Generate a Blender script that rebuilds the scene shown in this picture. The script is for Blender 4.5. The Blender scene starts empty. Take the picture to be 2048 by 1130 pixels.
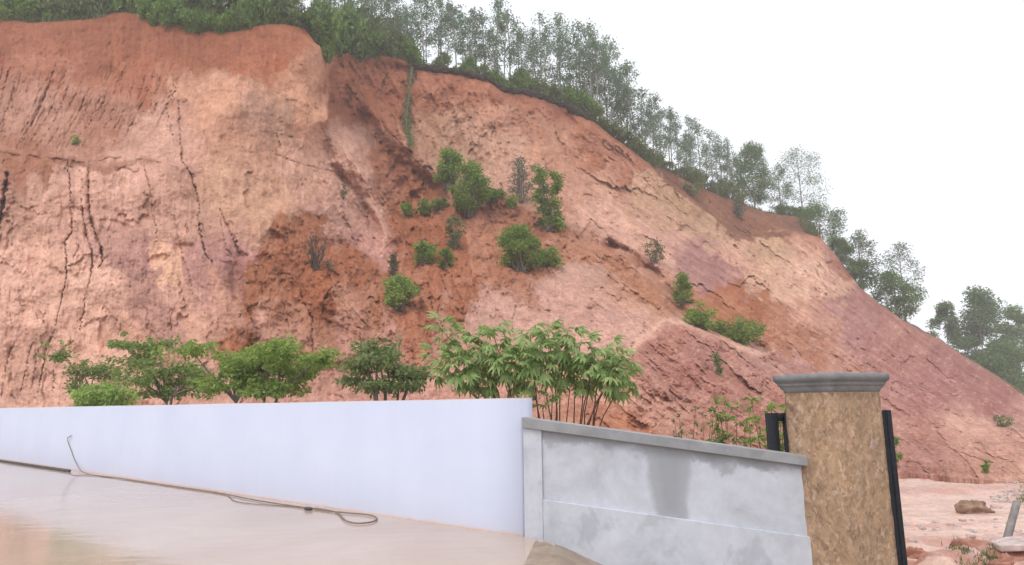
import bpy, math, random
import numpy as np
from mathutils import Vector, Matrix, Euler

# ------------------------------------------------------------------ camera, sky, sun, exposure
S = bpy.context.scene
COL = S.collection
F = 1350.0                      # focal length in photo pixels (photo is 2048 x 1130)
CAM = np.array([0.0, 0.0, 1.75])
PITCH = math.atan(243.0 / F)
ROLL = 0.012
fw = np.array([0, math.cos(PITCH), math.sin(PITCH)])
up0 = np.array([0, -math.sin(PITCH), math.cos(PITCH)])
rt0 = np.array([1.0, 0, 0])
rt = math.cos(ROLL) * rt0 - math.sin(ROLL) * up0
up = math.cos(ROLL) * up0 + math.sin(ROLL) * rt0

cam_data = bpy.data.cameras.new("camera")
cam_data.sensor_width = 36.0
cam_data.lens = 36.0 * F / 2048.0
cam_data.clip_start = 0.1
cam_data.clip_end = 3000
cam = bpy.data.objects.new("camera", cam_data)
COL.objects.link(cam)
M = Matrix.Identity(4)
for i in range(3):
    M[i][0], M[i][1], M[i][2], M[i][3] = rt[i], up[i], -fw[i], CAM[i]
cam.matrix_world = M
S.camera = cam

SUN_EL, SUN_AZ = math.radians(58), math.radians(215)   # azimuth clockwise from +Y
world = bpy.data.worlds.new("World")
S.world = world
world.use_nodes = True
wn, wl = world.node_tree.nodes, world.node_tree.links
wn.clear()
sky = wn.new("ShaderNodeTexSky"); sky.sky_type = 'NISHITA'; sky.sun_disc = False
sky.sun_elevation = SUN_EL; sky.sun_rotation = SUN_AZ
sky.air_density = 1.0; sky.dust_density = 6.0; sky.ozone_density = 1.0
hs = wn.new("ShaderNodeHueSaturation"); hs.inputs['Saturation'].default_value = 0.12
mixw = wn.new("ShaderNodeMix"); mixw.data_type = 'RGBA'; mixw.inputs[0].default_value = 0.65
mixw.inputs[7].default_value = (9.6, 9.9, 10.6, 1)      # closed white cloud deck
bg = wn.new("ShaderNodeBackground"); bg.inputs[1].default_value = 0.145
ow = wn.new("ShaderNodeOutputWorld")
wl.new(sky.outputs[0], hs.inputs['Color']); wl.new(hs.outputs[0], mixw.inputs[6])
wl.new(mixw.outputs[2], bg.inputs[0]); wl.new(bg.outputs[0], ow.inputs[0])

sun_d = bpy.data.lights.new("sun", 'SUN'); sun_d.energy = 0.9; sun_d.angle = math.radians(14)
sun_d.color = (1.0, 0.97, 0.93)
sun = bpy.data.objects.new("sun", sun_d); COL.objects.link(sun)
sd = Vector((math.sin(SUN_AZ) * math.cos(SUN_EL), math.cos(SUN_AZ) * math.cos(SUN_EL), math.sin(SUN_EL)))
sun.rotation_euler = sd.to_track_quat('Z', 'Y').to_euler()
sun.location = sd * 60

vs = S.view_settings
vs.view_transform = 'Standard'; vs.look = 'None'; vs.gamma = 1.0; vs.use_curve_mapping = False
vs.exposure = 0.08
S.cycles.max_bounces = 6; S.cycles.diffuse_bounces = 3; S.cycles.volume_bounces = 2
S.cycles.transparent_max_bounces = 8
S.cycles.use_denoising = True

# ------------------------------------------------------------------ helpers
def rays(px, py):
    px = np.asarray(px, float); py = np.asarray(py, float)
    a = (px - 1024.0) / F; b = -(py - 565.0) / F
    return fw + a[..., None] * rt + b[..., None] * up

def at(px, py, D):
    """point on the line of sight of a photo pixel, D metres ahead"""
    r = rays(px, py)
    return CAM + r * (np.asarray(D, float) / r[..., 1])[..., None]

def gp(px, py, z=0.0):
    r = rays(px, py)
    return CAM + r * ((z - CAM[2]) / r[..., 2])[..., None]

_prm = np.random.RandomState(7).permutation(512)
_prm = np.concatenate([_prm, _prm, _prm])
_ga = np.random.RandomState(3).rand(512) * 2 * np.pi
_gx, _gy = np.cos(_ga), np.sin(_ga)
def pn(x, y, seed=0):
    x = np.asarray(x, float) + seed * 17.31; y = np.asarray(y, float) + seed * 9.77
    xi = np.floor(x).astype(int); yi = np.floor(y).astype(int)
    xf, yf = x - xi, y - yi
    u = xf * xf * xf * (xf * (xf * 6 - 15) + 10); v = yf * yf * yf * (yf * (yf * 6 - 15) + 10)
    def g(ix, iy, dx, dy):
        h = _prm[(_prm[(ix & 511)] + (iy & 511))] & 511
        return _gx[h] * dx + _gy[h] * dy
    a = g(xi, yi, xf, yf); b = g(xi + 1, yi, xf - 1, yf)
    c = g(xi, yi + 1, xf, yf - 1); d = g(xi + 1, yi + 1, xf - 1, yf - 1)
    return ((a + u * (b - a)) + v * ((c + u * (d - c)) - (a + u * (b - a)))) * 1.5
def fbm(x, y, oct=4, seed=0, gain=0.5):
    s = 0; a = 1; t = 0
    for i in range(oct):
        s = s + a * pn(x * 2 ** i, y * 2 ** i, seed + i); t += a; a *= gain
    return s / t
def ridged(x, y, oct=3, seed=0):
    s = 0; a = 1; t = 0
    for i in range(oct):
        s = s + a * (1 - np.abs(pn(x * 2 ** i, y * 2 ** i, seed + i)) * 1.6); t += a; a *= 0.5
    return s / t
def facet(x, y, seed=0, tilt=1.1):
    """broken ground: cells of random height and tilt"""
    x = np.asarray(x, float) + seed * 7.7; y = np.asarray(y, float) + seed * 3.9
    xi = np.floor(x).astype(int); yi = np.floor(y).astype(int); best = np.full(x.shape, 9.0); out = np.zeros(x.shape)
    for a in (-1, 0, 1):
        for b in (-1, 0, 1):
            h = _prm[(_prm[((xi + a) & 511)] + ((yi + b) & 511))] & 511; h2 = _prm[h + 37] & 511; h3 = _prm[h + 101] & 511
            dx = x - (xi + a + 0.15 + 0.7 * h / 512.0); dy = y - (yi + b + 0.15 + 0.7 * h2 / 512.0); d = dx * dx + dy * dy; m = d < best
            best = np.where(m, d, best); out = np.where(m, h3 / 512.0 - 0.5 + tilt * (_gx[h2] * dx + _gy[h2] * dy), out)
    return out
def sst(a, b, x):
    t = np.clip((np.asarray(x, float) - a) / (b - a), 0, 1)
    return t * t * (3 - 2 * t)

def dist_line(X, Y, pts, closed=False):
    """distance to a polyline, and the share of its length at the nearest point"""
    P = np.array(pts, float)
    if closed: P = np.vstack([P, P[:1]])
    seg = P[1:] - P[:-1]; L = np.hypot(seg[:, 0], seg[:, 1]); tot = L.sum(); acc = 0
    best = np.full(X.shape, 1e9); par = np.zeros(X.shape); side = np.zeros(X.shape)
    for i in range(len(seg)):
        dx, dy = X - P[i, 0], Y - P[i, 1]
        t = np.clip((dx * seg[i, 0] + dy * seg[i, 1]) / (L[i] ** 2 + 1e-9), 0, 1)
        ex, ey = dx - t * seg[i, 0], dy - t * seg[i, 1]
        d = np.hypot(ex, ey); m = d < best
        best = np.where(m, d, best); par = np.where(m, (acc + t * L[i]) / tot, par)
        side = np.where(m, np.sign(seg[i, 0] * dy - seg[i, 1] * dx), side)
        acc += L[i]
    return best, par, side
def inside(X, Y, pts):
    P = np.array(pts, float); r = np.zeros(X.shape, bool); j = len(P) - 1
    for i in range(len(P)):
        c = ((P[i, 1] > Y) != (P[j, 1] > Y)) & (X < (P[j, 0] - P[i, 0]) * (Y - P[i, 1]) / (P[j, 1] - P[i, 1] + 1e-9) + P[i, 0])
        r ^= c; j = i
    return r
def poly_mask(X, Y, pts, feather):
    P = np.array(pts, float); f = feather + 1; out = np.zeros(X.shape)
    m = (X > P[:, 0].min() - f) & (X < P[:, 0].max() + f) & (Y > P[:, 1].min() - f) & (Y < P[:, 1].max() + f)
    if m.any():
        x, y = X[m], Y[m]; d, _, _ = dist_line(x, y, pts, True)
        out[m] = sst(-feather, feather, np.where(inside(x, y, pts), d, -d))
    return out

def lin(c):
    c = np.asarray(c, float) / 255.0
    return np.where(c <= 0.04045, c / 12.92, ((c + 0.055) / 1.055) ** 2.4)

def mesh_arrays(name, V, faces_list, mat, smooth=False):
    """V (n,3); faces_list: list of int arrays (m,k)"""
    me = bpy.data.meshes.new(name)
    V = np.asarray(V, np.float32)
    me.vertices.add(len(V)); me.vertices.foreach_set('co', V.ravel())
    fl = [np.asarray(f, np.int32) for f in faces_list if len(f)]
    loops = np.concatenate([f.ravel() for f in fl]); starts = []; o = 0
    for f in fl:
        starts.append(o + np.arange(len(f)) * f.shape[1]); o += f.size
    starts = np.concatenate(starts).astype(np.int32)
    me.loops.add(len(loops)); me.loops.foreach_set('vertex_index', loops)
    me.polygons.add(len(starts)); me.polygons.foreach_set('loop_start', starts)
    if smooth: me.polygons.foreach_set('use_smooth', np.ones(len(starts), bool))
    me.update(calc_edges=True)
    if mat: me.materials.append(mat)
    return me

class MB:
    """collects pieces of one mesh"""
    def __init__(s): s.v = []; s.f = {}; s.n = 0
    def add(s, V, *faces):
        V = np.asarray(V, float)
        for f in faces:
            f = np.asarray(f, int)
            if len(f): s.f.setdefault(f.shape[1], []).append(f + s.n)
        s.v.append(V); s.n += len(V); return s
    def box(s, x0, x1, y0, y1, z0, z1):
        V = [(x, y, z) for x in (x0, x1) for y in (y0, y1) for z in (z0, z1)]
        return s.add(V, [(0, 1, 3, 2), (4, 6, 7, 5), (0, 4, 5, 1), (2, 3, 7, 6), (0, 2, 6, 4), (1, 5, 7, 3)])
    def tube(s, pts, rad, n=6, cap=True):
        P = np.asarray(pts, float); m = len(P)
        rad = np.broadcast_to(np.asarray(rad, float), (m,))
        T = np.gradient(P, axis=0); T /= np.linalg.norm(T, axis=1)[:, None] + 1e-9
        ref = np.array([0.0, 0, 1]) if abs(T[:, 2]).mean() < 0.8 else np.array([1.0, 0.2, 0])
        A = np.cross(T, ref); A /= np.linalg.norm(A, axis=1)[:, None] + 1e-9
        B = np.cross(T, A)
        th = np.arange(n) * 2 * np.pi / n
        V = P[:, None] + rad[:, None, None] * (np.cos(th)[None, :, None] * A[:, None] + np.sin(th)[None, :, None] * B[:, None])
        i = np.arange(m - 1)[:, None] * n; j = np.arange(n)[None]
        q = np.stack([i + j, i + (j + 1) % n, i + n + (j + 1) % n, i + n + j], -1).reshape(-1, 4)
        s.add(V.reshape(-1, 3), q)
        if cap:
            c = s.n; s.add([P[-1] + T[-1] * rad[-1] * 0.5], np.zeros((0, 3)))
            k = c - n
            s.f.setdefault(3, []).append(np.array([(k + a, k + (a + 1) % n, c) for a in range(n)]))
        return s
    def mesh(s, name, mat, smooth=False):
        return mesh_arrays(name, np.concatenate(s.v), [np.concatenate(x) for x in s.f.values()], mat, smooth)

def obj(name, me, parent=None, loc=None):
    o = bpy.data.objects.new(name, me); COL.objects.link(o)
    if parent is not None: o.parent = parent
    if loc is not None: o.location = loc
    return o
def empty(name, loc, rz=0.0, scale=None):
    o = bpy.data.objects.new(name, None); COL.objects.link(o)
    o.location = loc; o.rotation_euler = (0, 0, rz); o.empty_display_size = 0.2
    if scale is not None: o.scale = scale
    return o
def tag(o, label=None, cat=None, group=None, kind=None):
    if label: o['label'] = label
    if cat: o['category'] = cat
    if group: o['group'] = group
    if kind: o['kind'] = kind
    return o

# ------------------------------------------------------------------ materials
def new_mat(name):
    m = bpy.data.materials.new(name); m.use_nodes = True
    nt = m.node_tree; b = nt.nodes['Principled BSDF']
    return m, nt, nt.nodes, nt.links, b
def noise_node(nt, scale, detail=4, rough=0.55, vec=None, dist=0.0):
    n = nt.nodes.new('ShaderNodeTexNoise'); n.inputs['Scale'].default_value = scale
    n.inputs['Detail'].default_value = detail; n.inputs['Roughness'].default_value = rough
    n.inputs['Distortion'].default_value = dist
    if vec is not None: nt.links.new(vec, n.inputs['Vector'])
    return n
def ramp(nt, src, stops):
    r = nt.nodes.new('ShaderNodeValToRGB'); e = r.color_ramp.elements
    while len(e) < len(stops): e.new(0.5)
    for k, (p, c) in enumerate(stops):
        e[k].position = p; e[k].color = (*c, 1) if len(c) == 3 else c
    nt.links.new(src, r.inputs[0]); return r
def mixc(nt, fac, a, b, mode='MIX'):
    m = nt.nodes.new('ShaderNodeMix'); m.data_type = 'RGBA'; m.blend_type = mode
    for sock, v in ((m.inputs[0], fac), (m.inputs[6], a), (m.inputs[7], b)):
        if isinstance(v, (int, float)): sock.default_value = v
        elif isinstance(v, (tuple, list, np.ndarray)): sock.default_value = (*[float(q) for q in v[:3]], 1)
        else: nt.links.new(v, sock)
    return m.outputs[2]
def math_node(nt, op, a, b=None, clamp=False):
    m = nt.nodes.new('ShaderNodeMath'); m.operation = op; m.use_clamp = clamp
    for k, v in enumerate((a, b)):
        if v is None: continue
        if isinstance(v, (int, float)): m.inputs[k].default_value = v
        else: nt.links.new(v, m.inputs[k])
    return m.outputs[0]
def bump(nt, height, bsdf, strength=0.4, dist=0.02):
    b = nt.nodes.new('ShaderNodeBump'); b.inputs['Strength'].default_value = strength
    b.inputs['Distance'].default_value = dist
    nt.links.new(height, b.inputs['Height']); nt.links.new(b.outputs[0], bsdf.inputs['Normal'])
def objco(nt):
    return nt.nodes.new('ShaderNodeTexCoord').outputs['Object']
def mapped(nt, src, scale=(1, 1, 1), rot=(0, 0, 0)):
    m = nt.nodes.new('ShaderNodeMapping'); m.inputs['Scale'].default_value = scale; m.inputs['Rotation'].default_value = rot
    nt.links.new(src, m.inputs[0]); return m.outputs[0]

def soil_mat(name, attr, rough=0.95, spec=0.2, fine=1.0, bdist=0.12):
    m, nt, N, L, b = new_mat(name)
    a = N.new('ShaderNodeAttribute'); a.attribute_name = attr
    co = objco(nt)
    n1 = noise_node(nt, 0.45 * fine, 6, 0.65, co, 0.6)
    n2 = noise_node(nt, 2.4 * fine, 5, 0.7, co)
    n3 = noise_node(nt, 9.0 * fine, 4, 0.7, co)
    r1 = ramp(nt, n1.outputs[0], [(0.3, (0.80, 0.76, 0.73)), (0.5, (1, 1, 1)), (0.72, (1.14, 1.15, 1.17))])
    r2 = ramp(nt, n2.outputs[0], [(0.3, (0.82, 0.79, 0.77)), (0.55, (1.02, 1.02, 1.02)), (0.75, (1.12, 1.12, 1.12))])
    c = mixc(nt, 1.0, a.outputs[0], r1.outputs[0], 'MULTIPLY')
    c = mixc(nt, 0.8, c, r2.outputs[0], 'MULTIPLY')
    n4 = noise_node(nt, 1.0, 4, 0.65, mapped(nt, co, (2.6 * fine, 2.6 * fine, 0.32 * fine)), 0.4)
    c = mixc(nt, 0.75, c, ramp(nt, n4.outputs[0], [(0.32, (0.78, 0.74, 0.72)), (0.5, (1, 1, 1)), (0.7, (1.12, 1.12, 1.12))]).outputs[0], 'MULTIPLY')
    c = mixc(nt, 0.8, c, ramp(nt, n3.outputs[0], [(0.33, (0.74, 0.71, 0.69)), (0.5, (1.0, 1.0, 1.0)), (0.7, (1.16, 1.16, 1.16))]).outputs[0], 'MULTIPLY')
    L.new(c, b.inputs['Base Color'])
    b.inputs['Roughness'].default_value = rough; b.inputs['Specular IOR Level'].default_value = spec
    h = math_node(nt, 'ADD', math_node(nt, 'MULTIPLY', n2.outputs[0], 0.4), math_node(nt, 'MULTIPLY', n3.outputs[0], 0.6))
    bump(nt, h, b, 0.7, bdist)
    return m

def leaf_mat(name, dark, light, trans=0.35):
    m, nt, N, L, b = new_mat(name)
    g = N.new('ShaderNodeNewGeometry'); oi = N.new('ShaderNodeObjectInfo')
    co = objco(nt); n = noise_node(nt, 1.3, 2, 0.5, co)
    t = math_node(nt, 'ADD', math_node(nt, 'MULTIPLY', g.outputs['Random Per Island'], 0.55), math_node(nt, 'MULTIPLY', n.outputs[0], 0.55))
    t = math_node(nt, 'ADD', t, math_node(nt, 'MULTIPLY', math_node(nt, 'SUBTRACT', oi.outputs['Random'], 0.5), 0.25))
    mid = tuple((np.array(dark) + np.array(light)) / 2)
    r = ramp(nt, t, [(0.1, dark), (0.5, mid), (0.95, light)])
    L.new(r.outputs[0], b.inputs['Base Color'])
    b.inputs['Roughness'].default_value = 0.55; b.inputs['Specular IOR Level'].default_value = 0.3
    tr = N.new('ShaderNodeBsdfTranslucent'); L.new(r.outputs[0], tr.inputs[0])
    mx = N.new('ShaderNodeMixShader'); mx.inputs[0].default_value = trans
    L.new(b.outputs[0], mx.inputs[1]); L.new(tr.outputs[0], mx.inputs[2])
    L.new(mx.outputs[0], N['Material Output'].inputs[0])
    return m
def plain_mat(name, c, rough=0.7, spec=0.3, var=0.25, scale=6.0, bstr=0.3, bdist=0.01, metallic=0.0, stretch=(1, 1, 1)):
    m, nt, N, L, b = new_mat(name)
    v = mapped(nt, objco(nt), stretch)
    n = noise_node(nt, scale, 5, 0.65, v)
    c = np.array(c, float)
    r = ramp(nt, n.outputs[0], [(0.3, tuple(c * (1 - var))), (0.7, tuple(np.minimum(c * (1 + var), 0.95)))])
    L.new(r.outputs[0], b.inputs['Base Color'])
    b.inputs['Roughness'].default_value = rough; b.inputs['Specular IOR Level'].default_value = spec
    b.inputs['Metallic'].default_value = metallic
    if bstr: bump(nt, n.outputs[0], b, bstr, bdist)
    return m

MAT = {}
MAT['hill'] = soil_mat('laterite_soil', 'soil')
MAT['ground'] = soil_mat('yard_and_mud', 'soil', 0.42, 0.5, 2.5, 0.02)
MAT['turf'] = plain_mat('root_mat_turf', (0.045, 0.036, 0.028), 0.95, 0.1, 0.6, 2.5, 0.8, 0.15)
MAT['bark'] = plain_mat('bark_grey', (0.20, 0.17, 0.14), 0.9, 0.1, 0.35, 9, 0.5, 0.02, stretch=(1, 1, 0.2))
MAT['bark_pale'] = plain_mat('bark_pale', (0.30, 0.28, 0.25), 0.9, 0.1, 0.3, 6, 0.3, 0.02, stretch=(1, 1, 0.2))
MAT['stem_red'] = plain_mat('stem_reddish', (0.16, 0.085, 0.06), 0.8, 0.2, 0.3, 12, 0.3, 0.01)
MAT['leaf_ridge'] = leaf_mat('leaf_ridge', (0.075, 0.13, 0.075), (0.23, 0.32, 0.185), 0.5)
MAT['leaf_dense'] = leaf_mat('leaf_dense', (0.055, 0.12, 0.04), (0.20, 0.32, 0.105), 0.4)
MAT['leaf_bush'] = leaf_mat('leaf_bush', (0.055, 0.11, 0.022), (0.23, 0.36, 0.07), 0.4)
MAT['leaf_bright'] = leaf_mat('leaf_bright', (0.10, 0.17, 0.03), (0.35, 0.47, 0.11), 0.4)
MAT['leaf_shrub'] = leaf_mat('leaf_shrub', (0.09, 0.145, 0.04), (0.32, 0.43, 0.12), 0.45)
MAT['leaf_dull'] = leaf_mat('leaf_dull', (0.075, 0.11, 0.042), (0.24, 0.305, 0.11), 0.4)
MAT['leaf_tree'] = leaf_mat('leaf_tree', (0.11, 0.155, 0.06), (0.30, 0.37, 0.14), 0.45)
MAT['leaf_slip'] = leaf_mat('leaf_slip', (0.085, 0.155, 0.03), (0.31, 0.44, 0.09), 0.45)
MAT['leaf_grey'] = leaf_mat('leaf_grey', (0.075, 0.095, 0.065), (0.19, 0.22, 0.15), 0.3)
MAT['leaf_lime'] = leaf_mat('leaf_lime', (0.24, 0.38, 0.06), (0.52, 0.68, 0.18), 0.5)
MAT['leaf_palm'] = leaf_mat('leaf_palmate', (0.16, 0.26, 0.06), (0.46, 0.58, 0.24), 0.45)
MAT['grass'] = leaf_mat('grass_blades', (0.055, 0.085, 0.025), (0.19, 0.24, 0.075), 0.3)
MAT['straw'] = leaf_mat('dry_grass', (0.12, 0.11, 0.06), (0.30, 0.27, 0.14), 0.3)
MAT['twig'] = plain_mat('dead_twig', (0.10, 0.075, 0.06), 0.9, 0.1, 0.3, 10, 0.2)
MAT['steel'] = plain_mat('black_steel', (0.02, 0.022, 0.028), 0.75, 0.2, 0.35, 14, 0.1, 0.003)
MAT['hose'] = plain_mat('muddy_hose', (0.20, 0.14, 0.11), 0.6, 0.4, 0.25, 8, 0.1)
MAT['pipe'] = plain_mat('dark_pipe', (0.055, 0.06, 0.065), 0.5, 0.4, 0.3, 8, 0.1)
MAT['concrete_post'] = plain_mat('old_concrete', (0.24, 0.22, 0.21), 0.9, 0.2, 0.35, 7, 0.4, 0.01)

def build_white():
    m, nt, N, L, b = new_mat('white_paint')
    co = objco(nt); sp = N.new('ShaderNodeSeparateXYZ'); L.new(co, sp.inputs[0])
    n = noise_node(nt, 0.7, 4, 0.6, co); n2 = noise_node(nt, 5, 5, 0.7, mapped(nt, co, (1, 1, 0.35)))
    r = ramp(nt, n.outputs[0], [(0.3, (0.525, 0.55, 0.67)), (0.7, (0.565, 0.585, 0.70))])
    # mud splashed along the foot of the wall
    e = math_node(nt, 'ADD', sp.outputs[2], math_node(nt, 'MULTIPLY', math_node(nt, 'SUBTRACT', n2.outputs[0], 0.5), -0.09))
    d = ramp(nt, e, [(0.0, (1, 1, 1)), (0.015, (0.6, 0.6, 0.6)), (0.045, (0.06, 0.06, 0.06)), (0.25, (0, 0, 0))])
    st = noise_node(nt, 1.0, 5, 0.6, mapped(nt, co, (4.0, 1, 0.22)))
    rc = mixc(nt, 1.0, r.outputs[0], ramp(nt, st.outputs[0], [(0.3, (0.985, 0.983, 0.978)), (0.55, (1, 1, 1))]).outputs[0], 'MULTIPLY')
    tn = math_node(nt, 'ADD', sp.outputs[2], math_node(nt, 'MULTIPLY', math_node(nt, 'SUBTRACT', n2.outputs[0], 0.5), 0.05))
    tm = N.new('ShaderNodeMapRange'); L.new(tn, tm.inputs[0]); tm.inputs[1].default_value = WTOP - 0.022; tm.inputs[2].default_value = WTOP - 0.004
    rc = mixc(nt, math_node(nt, 'MULTIPLY', tm.outputs[0], 0.8), rc, (0.60, 0.50, 0.46))
    c = mixc(nt, d.outputs[0], rc, (0.62, 0.46, 0.40))
    L.new(c, b.inputs['Base Color']); b.inputs['Roughness'].default_value = 0.8; b.inputs['Specular IOR Level'].default_value = 0.25
    bump(nt, noise_node(nt, 18, 4, 0.6, co).outputs[0], b, 0.12, 0.01)
    return m

def build_cement(name, stain=None):
    """grey render; stain = (list of (s0, s1) drips) in wall coordinates x along, z up: wet patches with their own outline"""
    m, nt, N, L, b = new_mat(name)
    co = objco(nt); sp = N.new('ShaderNodeSeparateXYZ'); L.new(co, sp.inputs[0])
    n = noise_node(nt, 1.4, 6, 0.68, co, 0.5); n2 = noise_node(nt, 7, 5, 0.7, co)
    r = ramp(nt, n.outputs[0], [(0.28, (0.42, 0.435, 0.47)), (0.5, (0.55, 0.57, 0.63)), (0.72, (0.62, 0.64, 0.71))])
    c = mixc(nt, 0.5, r.outputs[0], ramp(nt, n2.outputs[0], [(0.3, (0.85, 0.85, 0.85)), (0.7, (1.1, 1.1, 1.1))]).outputs[0], 'MULTIPLY')
    damp = noise_node(nt, 1.9, 5, 0.6, co, 0.3)
    if stain:
        slope, htop, drips = stain
        # height below the coping, in metres
        below = math_node(nt, 'SUBTRACT', htop, math_node(nt, 'ADD', sp.outputs[2], math_node(nt, 'MULTIPLY', sp.outputs[0], slope)))
        wob = math_node(nt, 'MULTIPLY', math_node(nt, 'SUBTRACT', damp.outputs[0], 0.5), 0.95)
        edge = math_node(nt, 'SUBTRACT', math_node(nt, 'ADD', wob, 0.15), below)
        for s0, s1, ln in drips:
            half = (s1 - s0) / 2; mid = (s0 + s1) / 2
            dx = math_node(nt, 'ABSOLUTE', math_node(nt, 'SUBTRACT', sp.outputs[0], mid))
            w = math_node(nt, 'SUBTRACT', half, math_node(nt, 'ADD', dx, math_node(nt, 'MULTIPLY', wob, 0.22)))
            w = math_node(nt, 'SUBTRACT', w, math_node(nt, 'MULTIPLY', below, half * 0.36))
            w = math_node(nt, 'MINIMUM', w, math_node(nt, 'SUBTRACT', ln, below))
            edge = math_node(nt, 'MAXIMUM', edge, w)
        mask = ramp(nt, edge, [(0.0, (0, 0, 0)), (0.07, (0.75, 0.75, 0.75)), (0.2, (1, 1, 1))])
        fac = math_node(nt, 'MULTIPLY', mask.outputs[0], math_node(nt, 'ADD', 0.45, math_node(nt, 'MULTIPLY', n.outputs[0], 0.7)), True)
        c = mixc(nt, fac, c, (0.29, 0.30, 0.32))
    else:
        mask = ramp(nt, damp.outputs[0], [(0.56, (0, 0, 0)), (0.64, (1, 1, 1))])
        c = mixc(nt, math_node(nt, 'MULTIPLY', mask.outputs[0], 0.32), c, (0.27, 0.28, 0.30))
    L.new(c, b.inputs['Base Color']); b.inputs['Roughness'].default_value = 0.85; b.inputs['Specular IOR Level'].default_value = 0.3
    bump(nt, n2.outputs[0], b, 0.25, 0.012)
    return m

def build_stone():
    m, nt, N, L, b = new_mat('brown_stone_cladding')
    co = objco(nt)
    v = N.new('ShaderNodeTexVoronoi'); v.inputs['Scale'].default_value = 24; v.inputs['Randomness'].default_value = 1
    warp = noise_node(nt, 5, 4, 0.6, co)
    wv = mixc(nt, 0.22, mapped(nt, co, (1, 1, 0.75), (0.3, 0.5, 0)), warp.outputs[1], 'ADD')
    L.new(wv, v.inputs['Vector'])
    n = noise_node(nt, 2.6, 6, 0.72, co, 1.2); n2 = noise_node(nt, 34, 5, 0.75, mapped(nt, co, (1, 1, 0.7), (0.4, 0.6, 0)), 0.6)
    sx = N.new('ShaderNodeSeparateColor'); L.new(v.outputs['Color'], sx.inputs[0])
    chip = ramp(nt, sx.outputs[0], [(0.0, (0.17, 0.10, 0.065)), (0.3, (0.38, 0.235, 0.13)), (0.78, (0.52, 0.34, 0.20)), (0.9, (0.56, 0.40, 0.28)), (1.0, (0.70, 0.51, 0.43))])
    base = ramp(nt, n.outputs[0], [(0.28, (0.19, 0.12, 0.075)), (0.45, (0.44, 0.30, 0.20)), (0.65, (0.58, 0.40, 0.26)), (0.8, (0.54, 0.42, 0.335))])
    c = mixc(nt, 0.5, base.outputs[0], chip.outputs[0])
    big = noise_node(nt, 1.7, 5, 0.7, co, 1.5)
    c = mixc(nt, 0.85, c, ramp(nt, big.outputs[0], [(0.32, (0.62, 0.60, 0.60)), (0.5, (1, 1, 1)), (0.68, (1.12, 1.06, 1.0))]).outputs[0], 'MULTIPLY')
    c = mixc(nt, 0.7, c, ramp(nt, n2.outputs[0], [(0.3, (0.6, 0.57, 0.55)), (0.6, (1.05, 1.05, 1.05)), (0.8, (1.3, 1.3, 1.3))]).outputs[0], 'MULTIPLY')
    L.new(c, b.inputs['Base Color']); b.inputs['Roughness'].default_value = 0.7; b.inputs['Specular IOR Level'].default_value = 0.35
    h = math_node(nt, 'ADD', math_node(nt, 'MULTIPLY', sx.outputs[1], 0.5), n2.outputs[0])
    bump(nt, h, b, 0.5, 0.012)
    return m
MAT['stone'] = build_stone()

def build_water():
    m, nt, N, L, b = new_mat('muddy_water')
    co = objco(nt)
    n = noise_node(nt, 0.35, 5, 0.6, co, 0.6)
    r = ramp(nt, n.outputs[0], [(0.3, (0.42, 0.305, 0.23)), (0.7, (0.52, 0.41, 0.335))])
    L.new(r.outputs[0], b.inputs['Base Color'])
    b.inputs['IOR'].default_value = 1.33; b.inputs['Roughness'].default_value = 0.09; b.inputs['Specular IOR Level'].default_value = 0.5
    rip = noise_node(nt, 3.2, 3, 0.5, mapped(nt, co, (0.35, 1.3, 1), (0, 0, 0.15)))
    bump(nt, rip.outputs[0], b, 0.22, 0.02)
    return m
MAT['water'] = build_water()

# ------------------------------------------------------------------ the cut hillside
RIDGE = np.array([(-900, 10), (-500, 20), (-100, 30), (0, 37), (60, 45), (130, 42), (200, 36), (230, 24), (290, 28), (340, 48), (400, 60), (470, 64),
    (520, 50), (570, 47), (610, 58), (630, 85), (655, 100), (700, 106), (760, 110), (800, 118), (828, 134), (880, 140), (930, 147), (980, 160),
    (1010, 182), (1050, 184), (1090, 196), (1140, 216), (1165, 230), (1190, 246), (1230, 276), (1290, 322), (1330, 340), (1400, 374), (1470, 403),
    (1530, 425), (1600, 435), (1625, 450), (1645, 480), (1680, 522), (1720, 575), (1760, 610), (1800, 636), (1840, 660), (1880, 680), (1930, 715),
    (1980, 745), (2048, 790), (2150, 838), (2400, 868), (2900, 880)], float)
TOE = np.array([(-900, 905), (-500, 900), (0, 892), (600, 892), (1050, 896), (1300, 905), (1600, 930), (1750, 936), (1800, 944), (1950, 958), (2048, 966),
    (2300, 985), (2900, 995)], float)
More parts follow.
